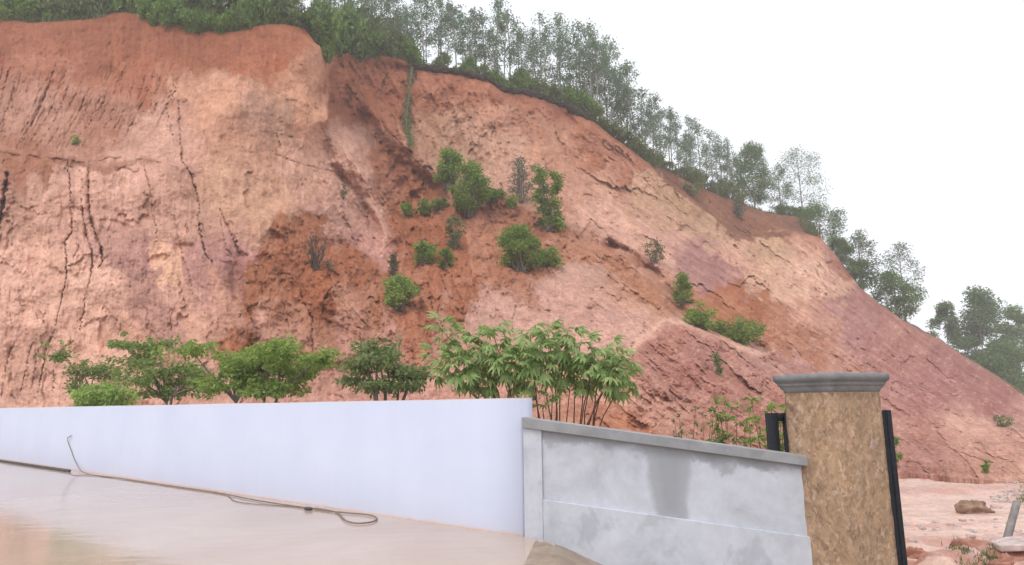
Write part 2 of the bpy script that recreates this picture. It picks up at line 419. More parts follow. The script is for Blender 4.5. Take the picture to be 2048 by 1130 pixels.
CTRL = np.array([
    (-800, 890, 30), (-800, 500, 36), (-800, 20, 46),
    (-400, 890, 30), (-400, 600, 34), (-400, 300, 40), (-400, 20, 48),
    (0, 890, 30), (0, 600, 33.5), (0, 330, 38), (0, 200, 43), (0, 30, 49),
    (300, 890, 29), (300, 600, 33), (300, 330, 38), (300, 200, 43.5), (300, 30, 50),
    (600, 890, 27), (600, 700, 31), (600, 600, 34.5), (600, 420, 40), (600, 250, 45), (600, 60, 51),
    (760, 890, 26), (760, 640, 36), (760, 450, 48), (760, 280, 57), (760, 110, 63),
    (950, 890, 25), (950, 640, 36), (950, 520, 43), (950, 430, 52), (950, 300, 61), (950, 150, 67),
    (1150, 890, 24), (1150, 640, 37), (1150, 430, 56), (1150, 225, 72),
    (1300, 890, 24), (1300, 700, 33), (1300, 560, 47), (1300, 480, 57), (1300, 330, 76),
    (1500, 900, 25), (1500, 700, 39), (1500, 580, 55), (1500, 480, 78), (1500, 415, 90),
    (1640, 925, 26.5), (1640, 750, 41), (1640, 600, 62), (1640, 480, 86),
    (1830, 945, 27), (1830, 900, 30), (1830, 800, 46), (1830, 655, 82),
    (2048, 966, 23.5), (2048, 920, 27), (2048, 880, 33), (2048, 830, 50), (2048, 790, 76),
    (2400, 985, 22), (2400, 920, 31), (2400, 870, 70), (2900, 995, 22), (2900, 880, 80)], float)

def _tps_fit(P):
    n = len(P); xy = P[:, :2] / 1000.0
    d = np.hypot(xy[:, None, 0] - xy[None, :, 0], xy[:, None, 1] - xy[None, :, 1])
    K = d * d * np.log(d + 1e-9) + np.eye(n) * 2e-3
    A = np.zeros((n + 3, n + 3)); A[:n, :n] = K; A[:n, n] = 1; A[:n, n + 1:] = xy
    A[n, :n] = 1; A[n + 1:, :n] = xy.T
    w = np.linalg.solve(A, np.concatenate([np.log(P[:, 2]), np.zeros(3)]))
    return xy, w
_txy, _tw = _tps_fit(CTRL)
def base_depth(X, Y):
    x, y = X / 1000.0, Y / 1000.0; n = len(_txy)
    s = _tw[n] + _tw[n + 1] * x + _tw[n + 2] * y
    for i in range(n):
        d2 = (x - _txy[i, 0]) ** 2 + (y - _txy[i, 1]) ** 2
        s = s + _tw[i] * 0.5 * d2 * np.log(d2 + 1e-12)
    return np.exp(s)

SCAR = [(742, 320), (770, 296), (820, 302), (850, 350), (885, 385), (1000, 398), (1080, 420), (1140, 455), (1225, 488), (1290, 540), (1370, 625), (1385, 650),
    (1330, 632), (1240, 560), (1150, 520), (1120, 545), (1060, 560), (1085, 620), (1060, 625), (1000, 570), (945, 575), (925, 640), (890, 700), (860, 740),
    (640, 730), (430, 712), (440, 665), (480, 600), (482, 545), (510, 500), (560, 440), (605, 418), (640, 430), (650, 470), (720, 500), (760, 540), (800, 530), (775, 440), (760, 400)]
SCAR2 = [(1330, 560), (1400, 590), (1480, 600), (1580, 640), (1680, 690), (1720, 735), (1640, 735), (1560, 700), (1480, 680), (1400, 640), (1350, 600)]
CREST = [(1288, 320), (1320, 352), (1345, 372), (1400, 415), (1450, 458), (1490, 482), (1530, 476), (1565, 462), (1590, 466), (1630, 478), (1660, 500)]
BENCH = [(-60, 300), (0, 305), (60, 309), (125, 316), (165, 322), (200, 318), (250, 310), (300, 318), (345, 330)]
SPUR = [(1236, 735), (1252, 705), (1290, 668), (1332, 640), (1380, 646), (1430, 662), (1480, 690), (1530, 722), (1580, 745), (1660, 790)]
CHANNEL = [(1218, 488), (1262, 510), (1300, 545), (1340, 585), (1365, 625), (1400, 645), (1460, 672), (1530, 692)]
rnd = random.Random(11)
# cracks: (points, half width px, depth m)
CRACKS = [
    ([(177, 330), (178, 380), (180, 426), (191, 465), (203, 497), (206, 521), (198, 536)], 3.6, 1.5),
    ([(163, 398), (170, 451), (177, 483), (185, 500), (184, 539), (179, 568), (170, 592), (169, 624), (163, 638), (161, 661)], 2.2, 0.9),
    ([(134, 322), (140, 360), (143, 419), (146, 461), (131, 486), (134, 522), (133, 557), (122, 606), (113, 649), (106, 674), (94, 691), (87, 734), (76, 785)], 2.2, 0.9),
    ([(288, 331), (302, 380), (306, 426), (315, 465), (308, 504)], 1.8, 0.6),
    ([(357, 200), (359, 226), (361, 276), (366, 324), (382, 347), (394, 389), (400, 415), (396, 433), (403, 472), (412, 511), (425, 525)], 2.2, 0.9),
    ([(336, 226), (343, 265), (350, 294)], 1.8, 0.6),
    ([(440, 419), (460, 461), (478, 504), (488, 514)], 1.8, 0.6), ([(439, 433), (453, 497), (471, 521)], 1.3, 0.35),
    ([(347, 422), (357, 472), (368, 521), (379, 550), (386, 592)], 1.4, 0.35),
    ([(32, 684), (18, 709), (12, 745), (2, 800)], 1.6, 0.5), ([(67, 684), (57, 713), (53, 741), (40, 790)], 1.8, 0.6),
    ([(70, 690), (72, 730), (64, 780)], 1.4, 0.4), ([(148, 680), (110, 715), (106, 790)], 1.8, 0.5),
    ([(601, 582), (605, 599), (626, 638), (624, 674), (628, 712)], 2.2, 0.9),
    ([(565, 600), (575, 640), (580, 660)], 1.6, 0.5), ([(655, 540), (664, 575), (650, 600), (645, 640)], 3.5, 1.0),
    ([(14, 348), (12, 380), (8, 410), (0, 455), (-8, 480)], 8.5, 2.2),
    ([(552, 260), (560, 290), (580, 330)], 1.3, 0.3), ([(520, 262), (556, 268), (600, 276)], 1.2, 0.3), ([(540, 300), (560, 312), (600, 328), (680, 345)], 1.2, 0.35),
    ([(590, 330), (610, 380), (615, 400)], 1.2, 0.3), ([(660, 390), (672, 420), (690, 440)], 1.4, 0.4),
    ([(682, 330), (690, 370), (720, 420), (760, 470)], 1.8, 0.6), ([(700, 320), (740, 380), (770, 440)], 1.6, 0.5),
    ([(765, 250), (800, 285), (850, 330)], 1.8, 0.6), ([(660, 220), (690, 255), (720, 300)], 2.0, 0.6),
    ([(855, 560), (862, 600), (868, 630)], 3.5, 1.2), ([(905, 560), (912, 610), (905, 650)], 1.8, 0.5),
    ([(958, 590), (955, 630), (950, 660)], 1.6, 0.4), ([(1090, 570), (1098, 610), (1102, 640)], 1.5, 0.35), ([(1020, 545), (1030, 580)], 1.6, 0.4),
    ([(1210, 545), (1240, 580), (1260, 610)], 1.5, 0.35), ([(1110, 620), (1130, 655), (1140, 690)], 1.4, 0.3),
    ([(1300, 520), (1330, 560), (1360, 600)], 2.0, 0.6), ([(1560, 560), (1600, 590), (1640, 630)], 1.6, 0.6),
    ([(1450, 505), (1480, 550), (1500, 575)], 1.6, 0.6), ([(1365, 760), (1350, 800), (1380, 830)], 1.6, 0.3), ([(1330, 700), (1322, 740), (1345, 780)], 1.6, 0.3),
    ([(1420, 690), (1440, 740), (1450, 800)], 1.6, 0.3), ([(1880, 700), (1930, 745), (1990, 775)], 2.0, 0.8), ([(1830, 770), (1870, 810), (1960, 850)], 2.0, 0.6),
    ([(1885, 890), (1935, 910), (1985, 925)], 3.0, 0.6), ([(1945, 895), (1985, 912), (2030, 925)], 2.6, 0.5),
]
# closely set rills of the upper left face, leaning down to the left
x = -40.0
while x < 372:
    y0 = rnd.uniform(128, 195) - 30 * sst(90, 0, x) + rnd.uniform(-22, 25)
    y1 = rnd.uniform(262, 300) + (8 if x < 200 else -12) - 40 * sst(280, 372, x)
    lean = -0.30 - 0.22 * math.sin(max(0, min(1, x / 330)) * 2.6)
    pts = []; xx = x; k = 6; w = 0
    for j in range(k + 1):
        yy = y0 + (y1 - y0) * j / k
        pts.append((x + lean * (yy - y0) * (0.55 + 0.45 * j / k) + rnd.uniform(-2.0, 2.0), yy))
    CRACKS.append((pts, rnd.uniform(1.4, 2.2), rnd.uniform(0.30, 0.70)))
    x += rnd.uniform(7.0, 12.5)
# runnels of the pale bluff towards the far end
for j in range(20):
    x0 = 1425 + j * 13.5 + rnd.uniform(-4, 4); y0 = np.interp(x0, [p[0] for p in CREST], [p[1] for p in CREST]) + rnd.uniform(4, 20); ln = rnd.uniform(40, 110)
    CRACKS.append(([(x0, y0), (x0 + ln * 0.16 + rnd.uniform(-3, 3), y0 + ln * .4), (x0 + ln * 0.38, y0 + ln)], rnd.uniform(1.4, 2.6), rnd.uniform(0.5, 1.3)))
for j in range(16):
    x0 = 1215 + j * 12 + rnd.uniform(-4, 4); y0 = np.interp(x0, RIDGE[:, 0], RIDGE[:, 1]) + rnd.uniform(10, 22); ln = rnd.uniform(25, 60)
    if x0 > 1290: y0 = np.interp(x0, [p[0] for p in CREST], [p[1] for p in CREST]) + rnd.uniform(6, 14)
    CRACKS.append(([(x0, y0), (x0 + ln * 0.2, y0 + ln * .5), (x0 + ln * 0.55, y0 + ln)], rnd.uniform(1.2, 2.2), rnd.uniform(0.3, 0.9)))
for j in range(26):
    x0 = rnd.uniform(1150, 1900); rl = np.interp(x0, RIDGE[:, 0], RIDGE[:, 1]); tl = np.interp(x0, TOE[:, 0], TOE[:, 1])
    y0 = rl + (tl - rl) * rnd.uniform(0.25, 0.8); ln = rnd.uniform(30, 80); a = rnd.uniform(0.5, 1.1)
    CRACKS.append(([(x0, y0), (x0 + ln * .5 + rnd.uniform(-6, 6), y0 + ln * .5 * a), (x0 + ln, y0 + ln * a)], rnd.uniform(1.0, 1.9), rnd.uniform(0.2, 0.5)))
# small undercut steps: (edge points, recess m, reach px)
SCARPS = [([(292, 528), (305, 512), (325, 507), (342, 512)], 0.9, 16), ([(345, 488), (370, 486), (395, 492)], 0.6, 14), ([(195, 438), (230, 438), (270, 458)], 0.6, 14),
    ([(120, 416), (150, 414), (180, 420)], 0.4, 10), ([(538, 455), (552, 462), (570, 480)], 1.0, 14), ([(585, 430), (600, 438), (612, 455)], 0.8, 12),
    ([(160, 655), (185, 640), (215, 634)], 0.6, 16), ([(330, 625), (345, 618), (372, 640)], 0.6, 22), ([(445, 300), (470, 294), (500, 298)], 0.3, 8),
    ([(560, 195), (590, 200), (640, 225)], 0.6, 16), ([(400, 190), (440, 180), (480, 186)], 0.4, 14), ([(880, 480), (900, 470), (930, 480)], 0.9, 16),
    ([(640, 600), (665, 560), (690, 555), (705, 580)], -0.9, 18), ([(960, 440), (1010, 445), (1080, 470), (1135, 490)], 0.9, 18), ([(1040, 535), (1060, 548), (1090, 552)], 0.8, 14),
    ([(1560, 660), (1640, 700), (1720, 730)], 0.9, 14), ([(1690, 680), (1760, 715), (1830, 745)], 1.0, 16), ([(1640, 615), (1700, 640), (1750, 690)], 0.7, 14),
    ([(1350, 590), (1390, 610), (1470, 655)], 0.8, 14), ([(1870, 855), (1920, 870), (1980, 900)], 0.5, 12), ([(1800, 880), (1850, 900), (1900, 935)], 0.5, 12),
    ([(655, 640), (700, 660), (740, 690)], 0.7, 16), ([(880, 610), (910, 640), (940, 700)], 0.6, 18), ([(1180, 500), (1240, 540), (1290, 590)], 0.5, 12)]

def hill_depth(X, Y):
    X = np.asarray(X, float); Y = np.asarray(Y, float)
    D = base_depth(X, Y); sc = D / 45.0
    wx = 11 * fbm(X / 70, Y / 70, 3, 21); wy = 11 * fbm(X / 70, Y / 70, 3, 31)
    Xw, Yw = X + wx, Y + wy
    ridge_y = np.interp(X, RIDGE[:, 0], RIDGE[:, 1]); calm = sst(0, 26, Y - ridge_y)
    o = np.zeros_like(D)
    # ledge: the lower left face stands proud of the upper one
    by = np.interp(X, [p[0] for p in BENCH], [p[1] for p in BENCH]) + 9 * fbm(X / 40, X * 0 + 3, 4, 4, 0.6)
    o += -1.5 * sst(-10, 3, Y - by) * (1 - sst(320, 400, X)) * (1 - 0.9 * sst(0, 260, Y - by))
    o += 0.6 * sst(0, 3.5, Y - by) * np.exp(-np.maximum(Y - by, 0) / 20) * (1 - sst(300, 350, X)) * (0.6 + 0.8 * pn(X / 30, 4.0 + 0 * X, 9))
    # bluff at 655: falls back into the recess
    ex = np.interp(Y, [60, 90, 140, 200, 260, 330], [628, 640, 652, 656, 655, 690]) + 3 * fbm(Y / 30, Y * 0 + 8, 3, 12)
    o += 7.0 * sst(-1.5, 4, X - ex) * (1 - sst(10, 170, X - ex)) * (1 - sst(210, 330, Y))
    o += -1.8 * np.exp(-((X - 610) / 46) ** 2) * sst(60, 110, Y) * (1 - sst(210, 330, Y))
    o += -1.2 * np.exp(-((Xw - 470) / 60) ** 2 - ((Yw - 190) / 110) ** 2)
    # ribs running down to the right out of the recess
    for pts, w, a in (([(655, 245), (720, 345), (785, 470)], 22, -2.2), ([(735, 210), (790, 270), (850, 330), (900, 380)], 17, -1.4), ([(690, 210), (760, 300), (820, 395)], 17, 1.0), ([(770, 300), (830, 345), (870, 380)], 9, 0.5), ([(670, 330), (720, 400), (760, 460)], 8, 0.7),
                      ([(1125, 215), (1130, 280), (1190, 350), (1300, 430)], 28, 1.3), ([(1000, 190), (1010, 250), (1060, 330)], 30, -0.9), ([(820, 140), (815, 220), (820, 300)], 12, 0.6),
                      ([(900, 420), (895, 480), (888, 520)], 15, -1.6), ([(480, 520), (470, 620), (440, 700)], 20, 0.9), ([(570, 450), (640, 530), (700, 600), (720, 700)], 34, -1.5),
                      ([(830, 590), (850, 650), (870, 700)], 14, 0.9), ([(1000, 400), (1080, 430), (1140, 460)], 16, -0.9), ([(1290, 680), (1340, 660), (1400, 690)], 26, -0.8)):
        x0, x1 = min(p[0] for p in pts) - 4 * w, max(p[0] for p in pts) + 4 * w
        m = (X > x0) & (X < x1)
        if m.any():
            d, _, _ = dist_line(Xw[m], Yw[m], pts); o[m] += a * np.exp(-(d / w) ** 2) * sc[m]
    # bench behind the front crest, towards the far end
    cx, cy = [p[0] for p in CREST], [p[1] for p in CREST]
    cyl = np.interp(X, cx, cy)
    o += 9.0 * sst(1, -7, Y - cyl) * sst(1288, 1330, X) * (1 - sst(1628, 1662, X))
    # spur at the foot, its top edge
    sy = np.interp(X, [p[0] for p in SPUR], [p[1] for p in SPUR]) + 4 * fbm(X / 25, X * 0 + 1, 3, 9)
    o += -2.3 * sst(-6, 26, Y - sy) * (1 - sst(0, 190, Y - sy)) * sst(1225, 1275, X) * (1 - sst(1500, 1680, X))
    # drainage channel
    m = (X > 1130) & (X < 1620) & (Y > 400) & (Y < 780)
    if m.any():
        d, _, side = dist_line(Xw[m], Yw[m], CHANNEL)
        o[m] += 2.4 * np.exp(-(d / 9) ** 2) - 0.9 * np.exp(-((d - 20) / 9) ** 2) * (side > 0)
    # landslip: dug in at the head, lumpy tongue
    mk = poly_mask(Xw, Yw, SCAR, 13); mk2 = poly_mask(Xw, Yw, SCAR2, 9)
    lump = 0.75 * (ridged(Xw / 105, Yw / 95, 3, 41) - 0.5) + 0.16 * fbm(X / 18, Y / 15, 4, 42)
    o += mk * (0.35 - 1.5 * lump * sc) + mk2 * (0.3 - 1.0 * lump)
    o -= 1.1 * mk * sst(470, 620, Y) * sc
    # weathering at several sizes
    left = 1 - sst(560, 720, X); right = sst(1050, 1250, X); gate = sst(-0.15, 0.4, fbm(X / 45, Y / 45, 3, 88))
    o += sc * calm * (1.25 * fbm(X / 210, Y / 170, 3, 1) - 0.75 * (ridged(Xw / 95, Yw / 120, 3, 2) - 0.5) * (1 - 0.55 * left))
    o += sc * calm * left * (0.34 * fbm(Xw / 24, Yw / 170, 3, 3) + 0.07 * fbm(X / 60, Y / 22, 3, 5))
    u = (X * 0.80 + Y * 0.60); v = (-X * 0.60 + Y * 0.80)
    o += sc * calm * right * (0.62 * fbm(u / 150, v / 22 + wx / 20, 4, 6) + 0.20 * gate * fbm(u / 60, v / 9 + wx / 12, 2, 7))
    u2 = (X * 0.42 + Y * 0.9); v2 = (-X * 0.9 + Y * 0.42)
    midw = (1 - left) * (1 - right)
    o += sc * calm * (midw * 0.55 + 0.25 * right) * fbm(v2 / 17 + wx / 30, u2 / 110, 3, 8)
    o += sc * calm * (0.30 * fbm(X / 26, Y / 24, 3, 13) + 0.12 * fbm(X / 9, Y / 9, 2, 14)) * (1 - 0.45 * left + 0.5 * mk)
    fw1 = 0.25 * fbm(X / 22, Y / 22, 3, 111)
    def fac(wt, fn):
        m = wt > 0.01
        if m.any(): o[m] += wt[m] * fn(m)
    fac(sc * calm * left * (1 - mk) * (0.4 + 0.6 * sst(0, 30, Y - by)), lambda m: 0.18 * facet(Xw[m] / 66 + fw1[m], Yw[m] / 105 + fw1[m], 1) + 0.03 * facet(X[m] / 27 + fw1[m], Y[m] / 38 + fw1[m], 2))
    fac(sc * calm * midw, lambda m: 0.26 * facet(v2[m] / 40 + fw1[m], u2[m] / 105 + fw1[m], 3) + 0.08 * facet(v2[m] / 16 + fw1[m], u2[m] / 40, 4))
    fac(sc * calm * right, lambda m: 0.33 * facet(u[m] / 115 + fw1[m], v[m] / 34 + fw1[m], 5) + 0.12 * facet(u[m] / 42 + fw1[m], v[m] / 15 + fw1[m], 6))
    fac(sc * mk, lambda m: 0.26 * facet((X[m] - 0.25 * Y[m]) / 38 + fw1[m], Y[m] / 70 + fw1[m], 7))
    # fine runnels down the fall line, crumbs and pits
    jq = 0.9 * fbm(X / 13, Y / 13, 2, 89); gate = sst(-0.15, 0.4, fbm(X / 45, Y / 45, 3, 88))
    band = sst(60, 120, Y - ridge_y) * (1 - sst(-22, 4, Y - by)) * (1 - sst(330, 420, X)) * sst(-40, 10, Y - ridge_y - 60)
    xl = X + 0.42 * (Y - 200) + 5 * wx / 11
    rn = pn(xl / 15.0 + 0.8 * fbm(X / 50, Y / 40, 2, 76) + 0.10 * jq, Y / 230, 77); rn2 = pn(xl / 21.0 + 0.6 * fbm(X / 60, Y / 50, 2, 73) + 0.12 * jq, Y / 150, 74)
    gq = sst(-0.45, 0.2, fbm(X / 70, Y / 60, 2, 75)) * (0.75 + 0.5 * np.clip(pn(X / 9, Y / 13, 72) + 0.3, 0, 1))
    o += band * gq * (0.09 * np.exp(-(rn / 0.12) ** 2) + 0.06 * np.exp(-(rn2 / 0.09) ** 2))
    # the same kind of thin groove, wandering, on the lower faces and the right-hand slope
    gl = sst(0.05, 0.45, fbm(X / 110, Y / 120, 2, 121)); rn3 = pn(X / 30 + 1.1 * fbm(X / 60, Y / 80, 3, 122) + 0.12 * jq, Y / 260, 123)
    o += left * calm * (1 - mk) * sst(0, 30, Y - by) * gl * 0.16 * np.exp(-(rn3 / 0.06) ** 2)
    rn4 = pn(v / 22 + 0.7 * fbm(X / 60, Y / 60, 3, 124) + 0.12 * jq, u / 170, 125)
    o += right * calm * gate * sc * 0.22 * np.exp(-(rn4 / 0.08) ** 2)
    o += sc * calm * right * gate * 0.22 * (0.5 - np.abs(pn(v / 9 + wx / 6 + jq, u / 55, 78)) ** 0.7)
    o += sc * calm * (midw + 0.4 * left) * gate * 0.2 * (0.5 - np.abs(pn(v2 / 9 + wx / 7 + jq, u2 / 50, 79)) ** 0.7)
    o += sc * calm * (1 - 0.5 * left) * (0.10 * fbm(X / 6, Y / 5, 2, 84) + 0.06 * pn(X / 3.6, Y / 3.4, 85))
    o += mk * sc * 0.34 * (0.5 - np.abs(pn((X - 0.28 * Y) / 15 + jq + wx / 9, Y / 75, 103)) ** 0.7)
    o += 0.95 * sc * sst(1405, 1450, X) * (1 - sst(1670, 1710, X)) * sst(2, 14, Y - cyl) * (1 - sst(70, 150, Y - cyl)) * (np.abs(pn((X - 0.3 * (Y - cyl)) / 17 + 0.5 * jq, Y / 110, 104)) ** 0.6 - 0.4)
    o += sc * calm * 0.08 * sst(0.46, 0.64, pn(X / 9 + jq, Y / 5 + jq, 86)) * sst(0.08, 0.5, fbm(X / 90, Y / 70, 2, 87))
    foot = sst(640, 840, Y) * right
    o += sc * foot * 0.38 * (ridged(X / 26, Y / 30, 3, 15) - 0.5)
    # cracks and undercuts
    jx = 1.5 * pn(X / 11, Y / 9, 50) + 1.3 * pn(X / 5, Y / 4.4, 52); jy = 1.3 * pn(X / 9, Y / 7, 51)
    for pts, w, dep in CRACKS:
        w = w * 0.8; P = np.array(pts); m = (X > P[:, 0].min() - 14 - w) & (X < P[:, 0].max() + 14 + w) & (Y > P[:, 1].min() - 5 * w) & (Y < P[:, 1].max() + 5 * w)
        if m.any():
            d, t, _ = dist_line(X[m] + 1.5 * jx[m], Y[m] + jy[m], pts)
            sdv = _[:]; wv = w * (0.7 + 1.1 * np.clip(pn(t * 11, t * 0 + w, 60), -0.3, 1)) * (0.35 + 0.65 * sst(0, 0.12, t) * (1 - sst(0.8, 1.0, t)))
            o[m] += 0.35 * dep * (0.45 + 0.9 * np.clip(pn(t * 6, t * 0 + w * 3, 61) + 0.5, 0, 1)) * np.exp(-np.abs(d / np.maximum(wv, 0.5)) ** 2.2) + 0.16 * dep * sdv * np.exp(-d / 6.0) * sst(0, 0.15, t) * (1 - sst(0.85, 1, t))
    for pts, dep, reach in SCARPS:
        P = np.array(pts); m = (X > P[:, 0].min() - 2 * reach) & (X < P[:, 0].max() + 2 * reach) & (Y > P[:, 1].min() - 2 * reach) & (Y < P[:, 1].max() + 2.5 * reach)
        if m.any():
            d, t, s = dist_line(X[m] + 2 * jx[m], Y[m] + 2 * jy[m], pts); sd = d * s
            o[m] += 0.32 * dep * sst(-2.5, 3, sd) * np.exp(-np.maximum(sd, 0) / reach) * sst(0, 0.15, t) * (1 - sst(0.85, 1, t))
    return D + o, mk, mk2

# soil colours: (px, py, r, g, b) as seen in the photograph
SOIL = np.array([
    (0, 60, 176, 104, 80), (200, 70, 170, 100, 76), (400, 90, 168, 98, 74), (100, 130, 188, 116, 92), (300, 140, 188, 114, 88), (60, 230, 196, 134, 114), (200, 240, 194, 128, 106),
    (320, 280, 206, 152, 136), (440, 190, 216, 152, 118), (520, 120, 190, 112, 82), (600, 110, 204, 132, 98), (610, 215, 218, 150, 112), (540, 240, 190, 138, 114), (480, 270, 204, 142, 112),
    (40, 310, 184, 120, 98), (80, 400, 210, 158, 142), (240, 380, 212, 160, 146), (330, 430, 206, 154, 138), (470, 380, 206, 156, 126), (540, 400, 202, 150, 118), (620, 340, 208, 154, 132),
    (60, 560, 218, 170, 152), (200, 560, 222, 178, 162), (260, 520, 196, 140, 136), (300, 600, 208, 150, 140), (350, 540, 222, 172, 142), (400, 540, 190, 132, 128), (440, 560, 212, 152, 130), (460, 540, 192, 130, 130),
    (60, 740, 214, 162, 144), (200, 700, 218, 166, 146), (380, 680, 210, 150, 128), (310, 660, 214, 158, 134), (700, 200, 176, 106, 84), (750, 150, 180, 110, 86), (700, 300, 198, 142, 122), (720, 400, 208, 152, 136), (660, 430, 204, 150, 136), (750, 480, 202, 138, 132),
    (860, 180, 186, 116, 92), (960, 200, 188, 118, 92), (860, 240, 190, 136, 106), (950, 270, 194, 146, 118), (1000, 230, 204, 136, 104), (1090, 250, 190, 124, 98), (1130, 300, 204, 134, 100), (1180, 290, 184, 116, 90), (1240, 320, 188, 118, 92), (1020, 320, 198, 148, 126),
    (1200, 370, 204, 142, 114), (1270, 390, 198, 152, 118), (1340, 400, 190, 146, 108), (1420, 460, 188, 148, 110), (1230, 450, 208, 156, 138), (1330, 480, 206, 154, 140), (1400, 520, 182, 126, 126), (1440, 540, 176, 120, 122), (1480, 520, 206, 152, 132),
    (1500, 400, 160, 106, 86), (1400, 385, 158, 108, 86), (1600, 445, 172, 112, 92), (1540, 500, 196, 156, 116), (1620, 490, 196, 126, 98), (1580, 570, 204, 160, 130), (1640, 560, 214, 174, 150), (1680, 570, 200, 150, 130), (1600, 620, 204, 142, 118),
    (1690, 540, 184, 116, 100), (1740, 620, 178, 118, 114), (1800, 650, 184, 120, 112), (1720, 660, 180, 124, 124), (1560, 650, 188, 118, 90), (1480, 620, 180, 108, 78), (1660, 680, 198, 134, 112), (1800, 720, 196, 134, 120), (1900, 730, 170, 108, 106),
    (1980, 790, 172, 110, 108), (1880, 790, 178, 118, 116), (1780, 780, 186, 124, 118), (2040, 850, 196, 140, 128), (1950, 850, 204, 152, 138), (1860, 860, 190, 126, 116), (1830, 910, 184, 124, 116), (1950, 910, 198, 140, 124), (2030, 910, 202, 146, 130), (2200, 900, 190, 130, 118),
    (980, 600, 196, 146, 136), (1080, 610, 200, 152, 142), (1180, 600, 200, 146, 134), (1240, 650, 204, 154, 146), (1180, 540, 190, 146, 132), (1150, 680, 202, 152, 140), (1280, 560, 200, 138, 112), (1320, 600, 196, 146, 118),
    (1330, 690, 182, 114, 102), (1290, 740, 196, 128, 116), (1380, 740, 178, 114, 110), (1440, 730, 182, 120, 112), (1500, 720, 194, 138, 128), (1560, 745, 188, 130, 124), (1480, 790, 186, 118, 108), (1350, 820, 200, 142, 128), (1250, 800, 206, 146, 130), (1230, 840, 194, 124, 96),
    (1420, 840, 196, 130, 114), (1550, 800, 190, 122, 110), (900, 740, 206, 142, 130), (800, 760, 204, 140, 128), (650, 760, 202, 140, 126), (500, 770, 206, 148, 134), (1000, 780, 200, 138, 118)], float)
RUST = np.array([(820, 350, 170, 102, 78), (700, 330, 172, 104, 80), (950, 420, 166, 104, 84), (1080, 440, 168, 104, 82), (850, 460, 168, 96, 68), (900, 540, 182, 108, 78), (1000, 520, 186, 112, 82), (1150, 490, 184, 116, 88), (1260, 540, 184, 116, 86),
    (600, 470, 178, 106, 78), (540, 560, 170, 102, 74), (650, 570, 172, 98, 68), (700, 620, 190, 122, 92), (560, 660, 192, 122, 94), (480, 680, 164, 94, 66), (800, 640, 180, 108, 80), (720, 700, 196, 128, 102), (1000, 600, 186, 118, 92), (1450, 620, 180, 108, 78), (1600, 690, 184, 114, 88)], float)
def shep(X, Y, P, p=5.6):
    w = np.zeros(X.shape); c = np.zeros(X.shape + (3,))
    for q in P:
        k = 1.0 / (((X - q[0]) ** 2 + (1.2 * (Y - q[1])) ** 2 + 60.0) ** (p / 2))
        w += k; c += k[..., None] * q[2:5]
    return c / w[..., None]
COLPOLY = [
    ([(652, 100), (700, 104), (800, 116), (826, 134), (818, 230), (808, 290), (770, 262), (720, 245), (690, 215), (660, 235)], (172, 104, 82), 5, .85),
    ([(655, 240), (690, 250), (740, 330), (800, 470), (770, 490), (720, 420), (670, 330)], (208, 154, 138), 8, .7), ([(700, 225), (760, 262), (850, 335), (895, 385), (800, 400), (765, 330)], (176, 114, 92), 9, .6),
    ([(830, 136), (1000, 165), (1165, 228), (1178, 262), (1090, 235), (960, 190), (830, 185)], (178, 108, 84), 8, .7),
    ([(-60, 20), (640, 40), (630, 108), (420, 118), (200, 108), (-60, 112)], (170, 100, 76), 14, .7),
    ([(-60, 306), (120, 318), (200, 322), (330, 322), (300, 334), (200, 342), (90, 333), (-60, 345)], (176, 114, 92), 4, .7),  # overhang shade below the ledge, painted into the soil colour
    ([(236, 470), (262, 480), (300, 560), (350, 640), (390, 690), (330, 690), (270, 640), (240, 560)], (194, 138, 132), 6, .7),
    ([(372, 512), (422, 520), (430, 590), (400, 600), (378, 580)], (192, 132, 128), 5, .7), ([(448, 520), (494, 520), (480, 590), (455, 600)], (190, 130, 126), 5, .7),
    ([(520, 250), (575, 190), (600, 230), (590, 275), (548, 280)], (188, 140, 118), 6, .6),
    ([(1296, 322), (1400, 372), (1530, 423), (1600, 433), (1648, 472), (1630, 477), (1590, 465), (1565, 461), (1530, 475), (1490, 481), (1450, 457), (1400, 413), (1340, 369)], (150, 96, 76), 3, .95),
    ([(1470, 492), (1600, 480), (1662, 520), (1705, 600), (1620, 605), (1560, 560)], (206, 164, 138), 8, .55),
    ([(1440, 465), (1500, 492), (1580, 478), (1600, 500), (1500, 520)], (190, 152, 112), 6, .7),
    ([(1345, 505), (1400, 495), (1450, 520), (1510, 575), (1440, 565), (1370, 540)], (178, 122, 122), 8, .6),
    ([(1262, 712), (1332, 648), (1400, 660), (1480, 700), (1570, 750), (1570, 860), (1480, 830), (1400, 850), (1330, 780)], (188, 126, 116), 12, .45),
    ([(1690, 640), (1800, 680), (1900, 740), (2060, 800), (2060, 850), (1900, 830), (1800, 790), (1720, 740)], (174, 112, 110), 10, .55),
    ([(940, 590), (1000, 580), (1090, 640), (1180, 600), (1300, 640), (1240, 710), (1000, 690), (940, 660)], (200, 152, 144), 9, .6),
    ([(1150, 870), (1250, 825), (1330, 860), (1300, 900)], (192, 118, 86), 10, .7)]
